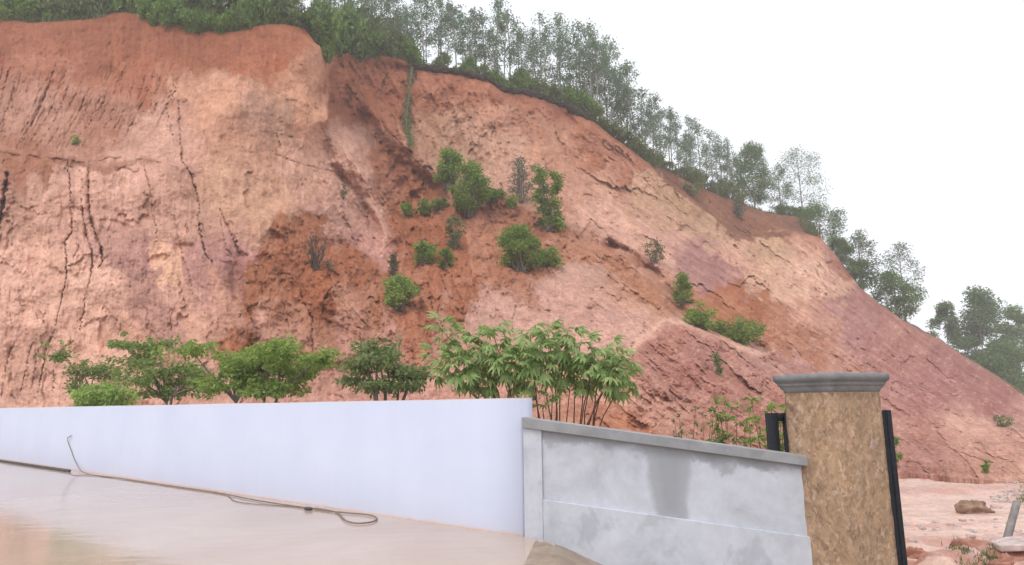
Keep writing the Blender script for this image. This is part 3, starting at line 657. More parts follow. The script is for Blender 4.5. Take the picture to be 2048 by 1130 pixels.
def hill_colour(X, Y, mk, mk2):
    wx = 40 * fbm(X / 62, Y / 62, 6, 71, 0.66); wy = 40 * fbm(X / 62, Y / 62, 6, 81, 0.66)
    right = sst(1000, 1250, X)
    u = (X * 0.80 + Y * 0.60); v = (-X * 0.60 + Y * 0.80)
    st = 26 * right * fbm(u / 120, v / 12, 3, 82)
    wx = wx - 0.6 * st; wy = wy + 0.8 * st
    fq = 0.3 * fbm(X / 20, Y / 20, 4, 131, 0.65)       # soil changes abruptly where blocks have broken away
    f1 = facet(X / 46 + fq, Y / 66 + fq, 11, 0.4); f2 = facet(X / 17 + fq, Y / 22 + fq, 12, 0.4)
    wx = wx + 34 * f1 + 13 * f2; wy = wy + 26 * f1 - 13 * f2
    c = shep(X + wx, Y + wy, SOIL); r = shep(X + wx, Y + wy, RUST)
    for pts, colr, fe, k in COLPOLY:
        P = np.array(pts); sel = (X > P[:, 0].min() - 40) & (X < P[:, 0].max() + 40) & (Y > P[:, 1].min() - 40) & (Y < P[:, 1].max() + 40)
        if sel.any():
            a = k * poly_mask(X[sel] + 0.45 * wx[sel], Y[sel] + 0.45 * wy[sel], pts, fe)[..., None]; c[sel] = c[sel] * (1 - a) + np.array(colr, float) * a
    q = (X > 1180) & (X < 1620) & (Y > 600) & (Y < 800)
    d, t, sd = dist_line((X + 0.2 * wx)[q], (Y + 0.2 * wy)[q], SPUR); a = (0.75 * np.exp(-(d / 9) ** 2) * (1 - sst(1480, 1600, X[q])))[..., None]; c[q] = c[q] * (1 - a) + np.array([216, 176, 164]) * a
    m = np.clip(poly_mask(X + 0.75 * wx, Y + 0.75 * wy, SCAR, 13) + poly_mask(X + 0.7 * wx, Y + 0.7 * wy, SCAR2, 12), 0, 1)
    tongue = sst(0.05, 0.42, fbm(X / 55, Y / 120, 4, 91) + 0.55 * sst(700, 560, Y) + 0.25)
    m = m * (0.20 + 0.72 * tongue)
    r = r * 0.96 + np.array([12, 10, 8.0])
    c = c * (1 - m[..., None]) + r * m[..., None]
    # pale and peach flecks of weathered rock on the mauve slopes
    mz = sst(1240, 1330, X) * sst(600, 660, Y)
    fl = sst(0.30, 0.55, ridged(X / 30 + Y / 60, Y / 22, 3, 95) - 0.42) * mz * 0.55
    c = c * (1 - fl[..., None]) + np.array([222, 162, 136]) * fl[..., None]
    left = 1 - sst(560, 720, X); rib = sst(640, 680, X) * (1 - sst(880, 960, X)) * sst(180, 230, Y) * (1 - sst(430, 500, Y))
    band = (7 * f1 + 6 * f2 + fbm(X / 14, Y / 12, 5, 97, 0.7) * 13 + 15 * right * fbm(u / 95, v / 6.5, 4, 98) + 13 * rib * fbm((-0.83 * X + 0.55 * Y) / 8, (0.55 * X + 0.83 * Y) / 120, 3, 127) + 8 * (1 - right) * fbm(X / 7, Y / 60, 3, 99))[..., None]
    dark = sst(0.36, 0.6, pn(X / 6, Y / 5.5, 101)) * sst(0.0, 0.3, fbm(X / 80, Y / 60, 2, 102)); c = c - (dark * 14)[..., None] * np.array([1, 1, 0.95])
    return np.clip(c + band, 30, 245)

def build_hill():
    xs = np.concatenate([np.arange(-880, -60, 11.0), np.arange(-60, 2110, 1.7), np.arange(2110, 2880, 12.0)])
    NR = 425
    t = np.linspace(0, 1, NR)
    ry = np.interp(xs, RIDGE[:, 0], RIDGE[:, 1]) + 3.0 * fbm(xs / 34, xs * 0 + 2, 3, 5) * (np.abs(xs - 1000) < 1100)
    ty = np.interp(xs, TOE[:, 0], TOE[:, 1])
    X = np.broadcast_to(xs, (NR, len(xs))).copy(); Y = ty + (ry - ty) * t[:, None]
    D, mk, mk2 = hill_depth(X, Y)
    P = at(X, Y, D); C = hill_colour(X, Y, mk, mk2)
    # foot skirt below the ground and the hilltop running back behind the rim
    rows, cols = [P[0] + np.array([0, -0.4, -4.0])], [C[0]]
    hz = P[-1] - CAM; hz[:, 2] = 0; hz /= np.linalg.norm(hz, axis=1)[:, None]
    back, bcol = [], []
    grass = np.array([96, 98, 62.0])
    for k, (dist, rise) in enumerate(((0.25, 0.12), (0.8, 0.2), (1.8, 0.25), (3.5, 0.3), (6, 0.4), (10, 0.3), (16, -0.6), (26, -3.5), (42, -11), (70, -26))):
        q = P[-1] + hz * dist; q[:, 2] += rise + 0.25 * fbm(q[:, 0] / 2.5, q[:, 1] / 2.5, 3, 33) * min(1, dist)
        q[:, 2] = np.maximum(q[:, 2], -4.0)
        back.append(q); bcol.append(np.broadcast_to(grass, C[-1].shape))
    V = np.concatenate([np.stack(rows), P, np.stack(back)]); CC = np.concatenate([np.stack(cols), C, np.stack(bcol)])
    nr, nc = V.shape[:2]
    i = np.arange(nr - 1)[:, None] * nc; j = np.arange(nc - 1)[None]
    q = np.stack([i + j, i + j + 1, i + nc + j + 1, i + nc + j], -1).reshape(-1, 4)
    me = mesh_arrays('hillside', V.reshape(-1, 3), [q], MAT['hill'], True)
    a = me.attributes.new('soil', 'FLOAT_COLOR', 'POINT')
    rgba = np.ones((nr * nc, 4), np.float32); c0 = CC.reshape(-1, 3); lu = c0 @ np.array([0.3, 0.59, 0.11]); ref = np.array([200, 140, 116.0]); ref = ref / (ref @ np.array([0.3, 0.59, 0.11]))
    gk = (c0[:, 1] > c0[:, 0] - 12)[:, None]
    c0 = np.where(gk, c0, c0 * (1 + 0.30 * (lu[:, None] - 158) / 158)); lu = c0 @ np.array([0.3, 0.59, 0.11])
    pk = 0.42 * sst(120, 160, lu)[:, None]; c1 = np.where(gk, c0, c0 * (1 - pk) + ref * lu[:, None] * pk); ds = (0.06 + 0.10 * sst(110, 150, lu))[:, None]; c1 = np.clip(c1 * (1 - ds) + c1.mean(1, keepdims=True) * ds, 10, 245)
    rgba[:, :3] = lin(c1) * np.array([0.88, 0.89, 0.85]) * (1 - np.array([0.0, 0.03, 0.16]) * (1 - sst(115, 150, lu))[:, None])
    a.data.foreach_set('color', rgba.ravel())
    return tag(obj('hillside', me), kind='structure')
HILL = build_hill()

def on_hill(px, py, lift=0.0):
    d, _, _ = hill_depth(np.array([float(px)]), np.array([float(py)]))
    p = at(np.array([float(px)]), np.array([float(py)]), d)[0]; p[2] += lift
    return p, float(d[0])
_rx = np.arange(-300.0, 2300, 2.0); _rd = hill_depth(_rx, np.interp(_rx, RIDGE[:, 0], RIDGE[:, 1]))[0]
def behind_ridge(px, dist):
    """a spot on the hilltop, dist metres behind the rim at photo column px"""
    ry = float(np.interp(px, RIDGE[:, 0], RIDGE[:, 1]))
    p = at(px, ry, float(np.interp(px, _rx, _rd)))
    h = p - CAM; h[2] = 0; h /= np.linalg.norm(h)
    q = p + h * dist
    q[2] += float(np.interp(dist, [0, 0.25, 0.8, 1.8, 3.5, 6, 10, 16, 26, 42], [0, .12, .2, .25, .3, .4, .3, -.6, -3.5, -11])) - 0.15
    return q, q[1]

# dark overhanging root mat along the rim
def build_turf():
    xs = np.arange(828, 1178, 4.0); mb = MB(); pts, rad = [], []
    for xx in xs:
        p = at(xx, float(np.interp(xx, RIDGE[:, 0], RIDGE[:, 1])) + 2, float(np.interp(xx, _rx, _rd)))
        p[1] -= 0.35
        pts.append(p); rad.append(0.24 + 0.30 * abs(pn(xx / 23, 3.3, 2)) + 0.2 * math.exp(-((xx - 1148) / 18) ** 2))
    P = np.array(pts); k = np.ones(5) / 5
    for a in range(3): P[2:-2, a] = np.convolve(P[:, a], k, 'valid')
    mb.tube(P, rad, 9)
    V = mb.v[0]; V += 0.26 * np.stack([fbm(V[:, 0] * 2 + a * 9, V[:, 2] * 2.3 + V[:, 1], 3, a) for a in range(3)], 1)
    return obj('turf_overhang', mb.mesh('turf_overhang', MAT['turf'], True), HILL)
build_turf()

# ------------------------------------------------------------------ ground, mud flat, flooded yard
def ground_z(x, y):
    x = np.asarray(x, float); y = np.asarray(y, float)
    xx = x + 0.10 * (y - 9) * (y < 12) + 0.35 * fbm(x / 2.0, y / 2.0, 2, 3)
    z = -0.035 - np.minimum(1.165, 1.75 * (1 - np.exp(-np.maximum(xx - 0.3, 0) / 4.5)))
    z += 0.062 * np.exp(-((x - 0.55 + 0.25 * (9 - y) * 0.5) / 0.42) ** 2) * sst(3, 5.5, y) * (1 - sst(9.6, 10.2, y))
    r = sst(2.0, 5.0, x) * sst(9.5, 12, y)
    z += r * (0.10 * fbm(x / 2.2, y / 1.1, 4, 8) + 0.05 * fbm(x / 0.5, y / 0.35, 3, 9))
    z += r * 0.22 * np.exp(-((y - 22.5 - 0.10 * (x - 14) - 0.8 * pn(x / 3, 1.0, 4)) / 0.9) ** 2)          # low bank across the flat
    z += r * 0.30 * ridged(x / 1.1, y / 0.8, 3, 17) * sst(16.0, 13.0, y) * sst(0.25, 0.6, fbm(x / 1.4, y / 1.2, 2, 18) + 0.35)
    return z
def build_ground():
    xs = np.concatenate([-np.geomspace(270, 32, 26), np.arange(-30, -2, 1.0), np.arange(-2, 6, 0.12), np.arange(6, 27, 0.10), np.geomspace(27, 270, 30)])
    ys = np.concatenate([-np.geomspace(270, 6, 22), np.arange(-5, 5, 0.5), np.arange(5, 12, 0.12), np.arange(12, 36, 0.11), np.geomspace(36, 270, 26)])
    X, Y = np.meshgrid(xs, ys); Z = ground_z(X, Y)
    V = np.stack([X, Y, Z], -1); nr, nc = X.shape
    i = np.arange(nr - 1)[:, None] * nc; j = np.arange(nc - 1)[None]
    q = np.stack([i + j, i + j + 1, i + nc + j + 1, i + nc + j], -1).reshape(-1, 4)
    me = mesh_arrays('ground', V.reshape(-1, 3), [q], MAT['ground'], True)
    pale = np.array([216, 180, 168.0]); brown = np.array([158, 138, 122.0]); red = np.array([190, 126, 108.0]); white = np.array([228, 206, 200.0])
    n = fbm(X / 2.4, Y / 0.9, 4, 61); mud = sst(2.0, 4.6, X) * sst(9, 12, Y)
    k1 = sst(0.12, 0.5, n)[..., None]; k2 = sst(0.15, 0.45, fbm(X / 1.6, Y / 0.6, 4, 62))[..., None]
    cm = pale * (1 - 0.65 * k1) + red * 0.65 * k1; cm = cm * (1 - 0.5 * k2) + white * 0.5 * k2
    rough = sst(16.2, 14.0, Y) * sst(0.0, 0.35, fbm(X / 1.3, Y / 1.0, 3, 63) + 0.12)
    cm = cm * (1 - 0.8 * rough[..., None]) + np.array([176, 116, 100.0]) * 0.8 * rough[..., None]
    bank = np.exp(-((Y - 22.0 - 0.10 * (X - 14) - 0.8 * pn(X / 3, 1.0, 4)) / 0.55) ** 2)[..., None]
    cm = cm * (1 - 0.5 * bank) + np.array([176, 124, 112.0]) * 0.5 * bank
    b2 = brown + 26 * fbm(X / 0.5, Y / 0.5, 4, 64)[..., None]
    c = b2 * (1 - mud[..., None]) + cm * mud[..., None]
    rgba = np.ones((nr * nc, 4), np.float32); rgba[:, :3] = lin(np.clip(c.reshape(-1, 3), 20, 245)) * np.array([0.9, 0.9, 0.84])
    a = me.attributes.new('soil', 'FLOAT_COLOR', 'POINT'); a.data.foreach_set('color', rgba.ravel())
    return tag(obj('ground', me), kind='structure')
build_ground()

# ------------------------------------------------------------------ white boundary wall
WR = gp(1045, 1072, 0.0); WL = gp(0, 918, 0.0)
wdir = (WL - WR); wlen0 = np.linalg.norm(wdir); wdir /= wlen0
wlen = wlen0 + 14.0
wnrm = np.array([-wdir[1], wdir[0], 0])
if wnrm @ (CAM - WR) > 0: wnrm = -wnrm          # points to the back of the wall
WTOP = float(at(1045, 796, WR[1])[2])
MAT['white'] = build_white()
def build_white_wall():
    mb = MB(); n = 40; T = 0.26
    # local frame: x along the wall from its near end, y back through its thickness, z up
    xs = np.linspace(0, wlen, n + 1); top = WTOP + 0.012 * fbm(xs / 3, xs * 0, 3, 5)
    for k in range(n):
        a, b = xs[k], xs[k + 1]
        V = [(a, 0, -0.6), (b, 0, -0.6), (b, 0, top[k + 1]), (a, 0, top[k]), (a, T, -0.6), (b, T, -0.6), (b, T, top[k + 1]), (a, T, top[k])]
        fc = [(0, 1, 2, 3), (5, 4, 7, 6), (3, 2, 6, 7)]
        if k == 0: fc.append((4, 0, 3, 7))
        if k == n - 1: fc.append((1, 5, 6, 2))
        mb.add(V, fc)
    o = obj('white_wall', mb.mesh('white_wall', MAT['white']))
    M = Matrix.Identity(4)
    for i in range(3):
        M[i][0], M[i][1], M[i][2], M[i][3] = wdir[i], wnrm[i], (0, 0, 1)[i], WR[i]
    o.matrix_world = M
    tag(o, 'long smooth white painted boundary wall along the flooded yard', 'wall')
build_white_wall()

# muddy flood water in the yard, ending at the wall
def build_water_sheet():
    far = WR + wdir * wlen
    pts = [WR + wnrm * 0.02, far + wnrm * 0.02, np.array([-60.0, far[1] - 4, 0]), np.array([-60.0, -8, 0]), np.array([0.5, -8, 0]), np.array([0.5, 9.0, 0])]
    me = bpy.data.meshes.new('yard_water')
    me.from_pydata([(p[0], p[1], 0.0) for p in pts], [], [list(range(len(pts)))[::-1]]); me.materials.append(MAT['water']); me.update()
    o = obj('yard_water', me); tag(o, kind='structure')
    if me.polygons[0].normal.z < 0: me.flip_normals()
build_water_sheet()

# ------------------------------------------------------------------ grey rendered wall
G0 = np.array([WR[0] + 0.02, WR[1] - 0.12, 0.0])
G1 = at(1642, 1000, 8.62); G1[2] = 0
gdir = G1 - G0; glen = np.linalg.norm(gdir); gdir /= glen
gn = np.array([gdir[1], -gdir[0], 0])           # to the front
if gn @ (CAM - G0) < 0: gn = -gn
def on_gwall(px, py):
    """photo pixel -> (along, up) on the front face of the grey wall"""
    r = rays(np.array(px, float), np.array(py, float)); t = ((G0 - CAM) @ gn) / (r @ gn)
    p = CAM + r * t; return float((p - G0) @ gdir), float(p[2])
def build_grey_wall():
    root = empty('grey_wall', G0); 
    M = Matrix.Identity(4)
    for i in range(3):
        M[i][0], M[i][1], M[i][2], M[i][3] = gdir[i], -gn[i], (0, 0, 1)[i], G0[i]
    root.matrix_world = M
    tag(root, 'bare grey cement wall with recessed panel, damp stains and sloping coping', 'wall')
    s0, zt0 = on_gwall(1046, 834); s1, zt1 = on_gwall(1622, 913)
    sa, zb0 = on_gwall(1083, 861); sb, zb1 = on_gwall(1622, 934)
    _, zm0 = on_gwall(1085, 999); _, zm1 = on_gwall(1640, 1076)
    top = lambda s: zt0 + (zt1 - zt0) * (s - s0) / (s1 - s0)
    cb = lambda s: zb0 + (zb1 - zb0) * (s - sa) / (sb - sa)
    mid = lambda s: zm0 + (zm1 - zm0) * (s - sa) / (sb - sa)
    end = s1 + 0.10
    slope = -(zb1 - zb0) / (sb - sa)
    d0, _ = on_gwall(1283, 950); d1, _ = on_gwall(1392, 950); e0, _ = on_gwall(1290, 1000)
    MAT['cement'] = build_cement('grey_cement')
    MAT['cement_panel'] = build_cement('grey_cement_damp', (slope, zb0 + slope * sa, [(d0, d1, 0.97)]))
    MAT['cement_coping'] = plain_mat('coping_cement', (0.30, 0.305, 0.315), 0.85, 0.3, 0.18, 3.5, 0.3, 0.01)
    def prism(name, poly, y0, y1, mat, parent=root):
        n = len(poly); V = [(p[0], y0, p[1]) for p in poly] + [(p[0], y1, p[1]) for p in poly]
        me = bpy.data.meshes.new(name)
        me.from_pydata(V, [], [list(range(n)), list(range(2 * n - 1, n - 1, -1))] + [(i, i + n, (i + 1) % n + n, (i + 1) % n) for i in range(n)])
        me.materials.append(mat); me.update()
        o = obj(name, me, parent)
        bv = o.modifiers.new('edge', 'BEVEL'); bv.width = 0.008; bv.segments = 2; bv.limit_method = 'ANGLE'
        return o
    LOW = -1.9; T = 0.22
    prism('panel', [(sa - 0.02, LOW), (end, LOW), (end, cb(end) + 0.02), (sa - 0.02, cb(sa) + 0.02)], 0.035, T - 0.02, MAT['cement_panel'])
    prism('dado', [(sa, LOW), (end, LOW), (end, mid(end)), (sa, mid(sa))], 0.0, 0.034, MAT['cement'])
    prism('post', [(s0, LOW), (sa - 0.001, LOW), (sa - 0.001, cb(sa) + 0.005), (s0, cb(s0) + 0.005)], -0.003, T, MAT['cement'])
    # coping: sloping slab standing proud of the face
    prism('coping', [(s0 - 0.01, cb(s0) + 0.006), (s1, cb(s1) + 0.006), (s1, top(s1)), (s0 - 0.01, top(s0))], -0.045, T + 0.03, MAT['cement_coping'])
    return s1
build_grey_wall()

# ------------------------------------------------------------------ stone gate pillar
PD = 8.15
PC = at(1683, 900, PD); AL = math.radians(39)
def build_pillar():
    a = 0.775
    ztop = float(at(1680, 783, PD)[2]); zcap = float(at(1680, 745, PD)[2]); z0 = -1.45
    el = np.array([-math.cos(AL), math.sin(AL), 0]); er = np.array([math.sin(AL), math.cos(AL), 0])
    # turn to the line of sight at that column
    vx = (PC - CAM)[:2]; th = -math.atan2(vx[0], vx[1]); R = np.array([[math.cos(th), -math.sin(th), 0], [math.sin(th), math.cos(th), 0], [0, 0, 1]])
    el, er = R @ el, R @ er
    ctr = np.array([PC[0], PC[1], 0]) + (el + er) * a / 2
    root = empty('gate_pillar', (ctr[0], ctr[1], z0))
    rz = math.atan2(er[1], er[0]); root.rotation_euler = (0, 0, rz)
    tag(root, 'square gate pillar clad in rough brown stone under a moulded cement cap', 'pillar')
    def ring_mesh(name, prof, mat, wob=0.0, nseg=1, bevel=0.0):
        mb = MB(); V = []
        per = []
        for k in range(4):
            c0 = np.array([(1, 1), (-1, 1), (-1, -1), (1, -1)][k], float); c1 = np.array([(1, 1), (-1, 1), (-1, -1), (1, -1)][(k + 1) % 4], float)
            for q in range(nseg): per.append(c0 + (c1 - c0) * q / nseg)
        per = np.array(per); n = len(per)
        for (h, z) in prof:
            V.append(np.column_stack([per * h, np.full(n, z - z0)]))
        V = np.concatenate(V); m = len(prof)
        if wob:
            nn = np.stack([fbm(V[:, 0] * 6 + V[:, 1] * 5, V[:, 2] * 5 + i * 7, 3, 5 + i) for i in range(2)], 1); V[:, :2] += wob * nn
        i = np.arange(m - 1)[:, None] * n; j = np.arange(n)[None]
        q = np.stack([i + j, i + (j + 1) % n, i + n + (j + 1) % n, i + n + j], -1).reshape(-1, 4)
        mb.add(V, q)
        me = mb.mesh(name, mat)
        o = obj(name, me, root)
        return o
    hh = a / 2
    zs = np.linspace(z0, ztop + 0.01, 60)
    ring_mesh('shaft', [(hh, z) for z in zs], MAT['stone'], 0.012, 16)
    H = zcap - ztop
    prof = [(hh - 0.02, ztop - 0.003), (hh + 0.005, ztop - 0.002), (hh + 0.012, ztop + 0.12 * H), (hh + 0.035, ztop + 0.24 * H), (hh + 0.036, ztop + 0.32 * H), (hh + 0.047, ztop + 0.33 * H), (hh + 0.058, ztop + 0.46 * H),
            (hh + 0.059, ztop + 0.52 * H), (hh + 0.070, ztop + 0.53 * H), (hh + 0.078, ztop + 0.62 * H), (hh + 0.088, ztop + 0.63 * H), (hh + 0.090, ztop + 0.97 * H), (hh + 0.082, ztop + H), (0.001, ztop + H + 0.015)]
    MAT['cement_cap'] = plain_mat('cap_cement', (0.245, 0.25, 0.255), 0.85, 0.3, 0.22, 5, 0.3, 0.008)
    ring_mesh('cap', prof, MAT['cement_cap'], 0.003, 10)
build_pillar()

def bar_box(mb, pa, pb, wdt, dep, axis):
    """upright box bar between heights, centred on pa (x, y), wdt along axis"""
    ax = np.array([math.cos(axis), math.sin(axis), 0]); ay = np.array([-ax[1], ax[0], 0])
    c = np.array([pa[0], pa[1], 0]); V = []
    for z in (pa[2], pb):
        for s, t in ((-1, -1), (1, -1), (1, 1), (-1, 1)):
            V.append(c + ax * s * wdt / 2 + ay * t * dep / 2 + np.array([0, 0, z]))
    mb.add(V, [(3, 2, 1, 0), (4, 5, 6, 7), (0, 1, 5, 4), (1, 2, 6, 5), (2, 3, 7, 6), (3, 0, 4, 7)])
def build_steel():
    # frame left of the pillar, behind the grey wall
    D = 9.25; zt = float(at(1550, 826, D)[2]); zi = float(at(1568, 842, D)[2])
    root = empty('steel_gate_leaf', at(1556, 1100, D)); b = root.location
    tag(root, 'black steel frame with a narrow slot behind the grey wall beside the pillar', 'gate')
    def rel(p): return (p[0] - b[0], p[1] - b[1], -1.4 - b[2])
    mb = MB(); p = at(1545, 860, D); bar_box(mb, rel(p), zt - b[2], 20 * D / F, 0.09, 0.05); obj('upright', mb.mesh('upright', MAT['steel']), root)
    mb = MB(); p = at(1577, 860, D); bar_box(mb, rel(p), zt - b[2], 16 * D / F, 0.09, 0.05); obj('upright', mb.mesh('upright', MAT['steel']), root)
    mb = MB(); p = at(1562, 860, D); q = rel(p); bar_box(mb, (q[0], q[1], zi - b[2]), zt - b[2] - 0.004, 13.6 * D / F, 0.085, 0.05); obj('top_rail', mb.mesh('top_rail', MAT['steel']), root)
    # post right of the pillar, two hollow sections side by side
    D = 8.55; zt = float(at(1770, 822, D)[2])
    root = empty('steel_gate_post', at(1770, 1300, D)); b = root.location
    tag(root, 'tall black steel gate post against the stone pillar beside the mud flat', 'gate post')
    for pxx, wpx, dd, hh in ((1763, 13, 0.07, 0.0), (1774.2, 9.0, 0.09, 0.012)):
        mb = MB(); p = at(pxx, 830, D); bar_box(mb, rel(p), zt - b[2] + hh, wpx * D / F, dd, 0.1)
        o = obj('box_section', mb.mesh('box_section', MAT['steel']), root)
        bv = o.modifiers.new('edge', 'BEVEL'); bv.width = 0.004; bv.segments = 2
build_steel()
# ------------------------------------------------------------------ plants
def leaves(mb, C, size, rs, asp=0.42, droop=0.25, up_face=0.0):
    """one small rhombic leaf at each point of C"""
    C = np.asarray(C, float); n = len(C)
    d = rs.normal(size=(n, 3)); d[:, 2] = d[:, 2] * 0.7 - droop; d /= np.linalg.norm(d, axis=1)[:, None]
    k = rs.normal(size=(n, 3)); k[:, 2] += up_face
    s = np.cross(d, k); s /= np.linalg.norm(s, axis=1)[:, None] + 1e-9
    L = (size * (0.6 + 0.8 * rs.rand(n)))[:, None]
    V = np.stack([C, C + d * L * 0.45 + s * L * asp * 0.5, C + d * L, C + d * L * 0.45 - s * L * asp * 0.5], 1).reshape(-1, 3)
    q = np.arange(n * 4).reshape(-1, 4)
    mb.add(V, q); return mb
def ball(rs, n, c, r):
    """points in an uneven ellipsoid, denser towards its skin"""
    p = rs.normal(size=(n, 3)); p /= np.linalg.norm(p, axis=1)[:, None]
    p *= (rs.rand(n) ** 0.45)[:, None]
    return np.asarray(c) + p * np.asarray(r)
def blades(mb, base, h, rs, lean=0.5, w=0.03):
    n = len(base); a = rs.rand(n) * 2 * np.pi; hh = h * (0.5 + rs.rand(n))
    dx = np.stack([np.cos(a), np.sin(a), np.zeros(n)], 1); l = (lean * rs.rand(n) * hh)[:, None]
    sd = np.stack([-np.sin(a), np.cos(a), np.zeros(n)], 1) * w
    m = base + dx * l * 0.35 + np.stack([0 * a, 0 * a, hh * 0.6], 1); t = base + dx * l + np.stack([0 * a, 0 * a, hh * (1 - 0.35 * l[:, 0] / (hh + 1e-6))], 1)
    V = np.stack([base - sd, base + sd, m + sd * 0.7, m - sd * 0.7, t], 1).reshape(-1, 3)
    i = np.arange(n)[:, None] * 5
    mb.add(V, i + np.array([[0, 1, 2, 3]]), i + np.array([[3, 2, 4]])); return mb

def slender_tree(seed, h=9.0, airy=1.0, spread=0.2, low=0.35):
    """young plantation tree: thin stem, ascending limbs, loose leaf clusters"""
    rs = np.random.RandomState(seed); tr = MB(); cr = MB()
    k = 8; zz = np.linspace(0, 1, k); bend = rs.normal(size=2) * 0.05 * h
    P = np.stack([bend[0] * zz ** 2 + rs.normal(size=k) * 0.03, bend[1] * zz ** 2 + rs.normal(size=k) * 0.03, zz * h * 0.96 - 0.4], 1)
    tr.tube(P, 0.085 * (1 - 0.85 * zz) * h / 9 + 0.012, 5)
    nl = int(15 + 5 * rs.rand())
    for i in range(nl):
        t = low + (0.95 - low) * (i + rs.rand()) / nl
        p = np.array([np.interp(t, zz, P[:, a]) for a in range(3)])
        a = rs.rand() * 2 * np.pi; ln = h * spread * (1.25 - 0.75 * (t - low) / (1 - low)) * (0.55 + 0.7 * rs.rand())
        d = np.array([math.cos(a), math.sin(a), 0.75 + 0.5 * rs.rand()]); d /= np.linalg.norm(d)
        q = p + d * ln * 0.55 + rs.normal(size=3) * 0.08; e = p + d * ln + np.array([0, 0, -0.08 * ln]) + rs.normal(size=3) * 0.12
        tr.tube([p, q, e], [0.028, 0.02, 0.008], 4)
        for c, rr, nn in ((e, 0.62, 62), (q, 0.45, 28), ((q + e) / 2 + rs.normal(size=3) * 0.35, 0.5, 36)):
            if rs.rand() < 0.18 * airy: continue
            r = rr * (0.6 + 0.7 * rs.rand()) * (h / 9) ** 0.5
            leaves(cr, ball(rs, int(nn * 1.45 / airy), c, (r, r, r * 0.75)), 0.21, rs, 0.40, 0.5)
    leaves(cr, ball(rs, 90, P[-1], (0.4, 0.4, 0.7)), 0.24, rs, 0.4, 0.4)
    return tr, cr
def dense_tree(seed, h=8.0, w=3.0, n=34, leaf=0.19, base=0.18, per=190):
    rs = np.random.RandomState(seed); tr = MB(); cr = MB()
    zz = np.linspace(0, 1, 6)
    P = np.stack([0.15 * rs.normal() * zz, 0.15 * rs.normal() * zz, zz * h * 0.8 - 0.3], 1); tr.tube(P, 0.13 * (1 - 0.8 * zz) + 0.02, 6)
    for i in range(n):
        t = (i + rs.rand()) / n; z = h * (base + (0.97 - base) * t); prof = math.sin(math.pi * min(1, 0.22 + 0.74 * t)) ** 0.8
        a = rs.rand() * 6.283; r = w / 2 * prof * (0.45 + 0.6 * rs.rand())
        c = np.array([r * math.cos(a), r * math.sin(a), z]); b = np.array([P[:, 0].mean(), P[:, 1].mean(), max(0.1, z - 0.5 * r - 0.4)])
        tr.tube([b, (b + c) / 2 + rs.normal(size=3) * 0.08, c], [0.035, 0.025, 0.01], 4)
        rr = w * (0.14 + 0.10 * rs.rand())
        leaves(cr, ball(rs, per, c, (rr, rr, rr * 0.8)), leaf * 1.35, rs, 0.5, 0.3)
    return tr, cr
def bush(seed, shape='round', n=22, leaf=0.13, per=90, clump=0.24, stem=0.02):
    """bush of unit half-width and unit height"""
    rs = np.random.RandomState(seed); tr = MB(); cr = MB()
    for i in range(n):
        t = (i + rs.rand()) / n; a = rs.rand() * 6.283; u = rs.rand() ** 0.5
        if shape == 'round': r = u * 0.85 * math.sqrt(max(0.05, 1 - (2 * t - 0.85) ** 2 * 0.8)); z = 0.12 + 0.74 * t
        elif shape == 'cone': r = u * 0.8 * (1.05 - 0.8 * t); z = 0.1 + 0.8 * t
        elif shape == 'column': r = u * 0.75; z = 0.1 + 0.82 * t
        elif shape == 'umbrella': r = (0.15 + 0.85 * u) * 0.88; z = 0.60 + 0.30 * (1 - (r / 0.9) ** 2) * rs.rand() ** 0.5 + 0.06 * rs.normal()
        else: r = u * 0.8; z = 0.1 + 0.5 * t
        c = np.array([r * math.cos(a), r * math.sin(a), z])
        b = np.array([0.10 * rs.normal(), 0.10 * rs.normal(), -0.06])
        m = (b + c) / 2 + np.array([-0.1 * c[0], -0.1 * c[1], 0.05]) + rs.normal(size=3) * 0.03
        tr.tube([b, m, c], [stem, stem * 0.7, stem * 0.3], 4)
        rr = clump * (0.7 + 0.6 * rs.rand())
        leaves(cr, ball(rs, per, c, (rr, rr, rr * (0.75 if shape != 'umbrella' else 0.45))), leaf, rs, 0.45, 0.2, 0.6)
    return tr, cr

def plant(name, label, cat, loc, parts, rz=0.0, scale=None, group=None, leafmat='leaf_bush', barkmat='bark', names=('trunk', 'crown')):
    root = empty(name, loc, rz, scale); tag(root, label, cat, group)
    tr, cr = parts
    if isinstance(tr, MB): tr = tr.mesh(name + '_' + names[0], MAT[barkmat], True)
    if isinstance(cr, MB): cr = cr.mesh(name + '_' + names[1], MAT[leafmat])
    obj(names[0], tr, root); obj(names[1], cr, root)
    return root

R = random.Random(5)
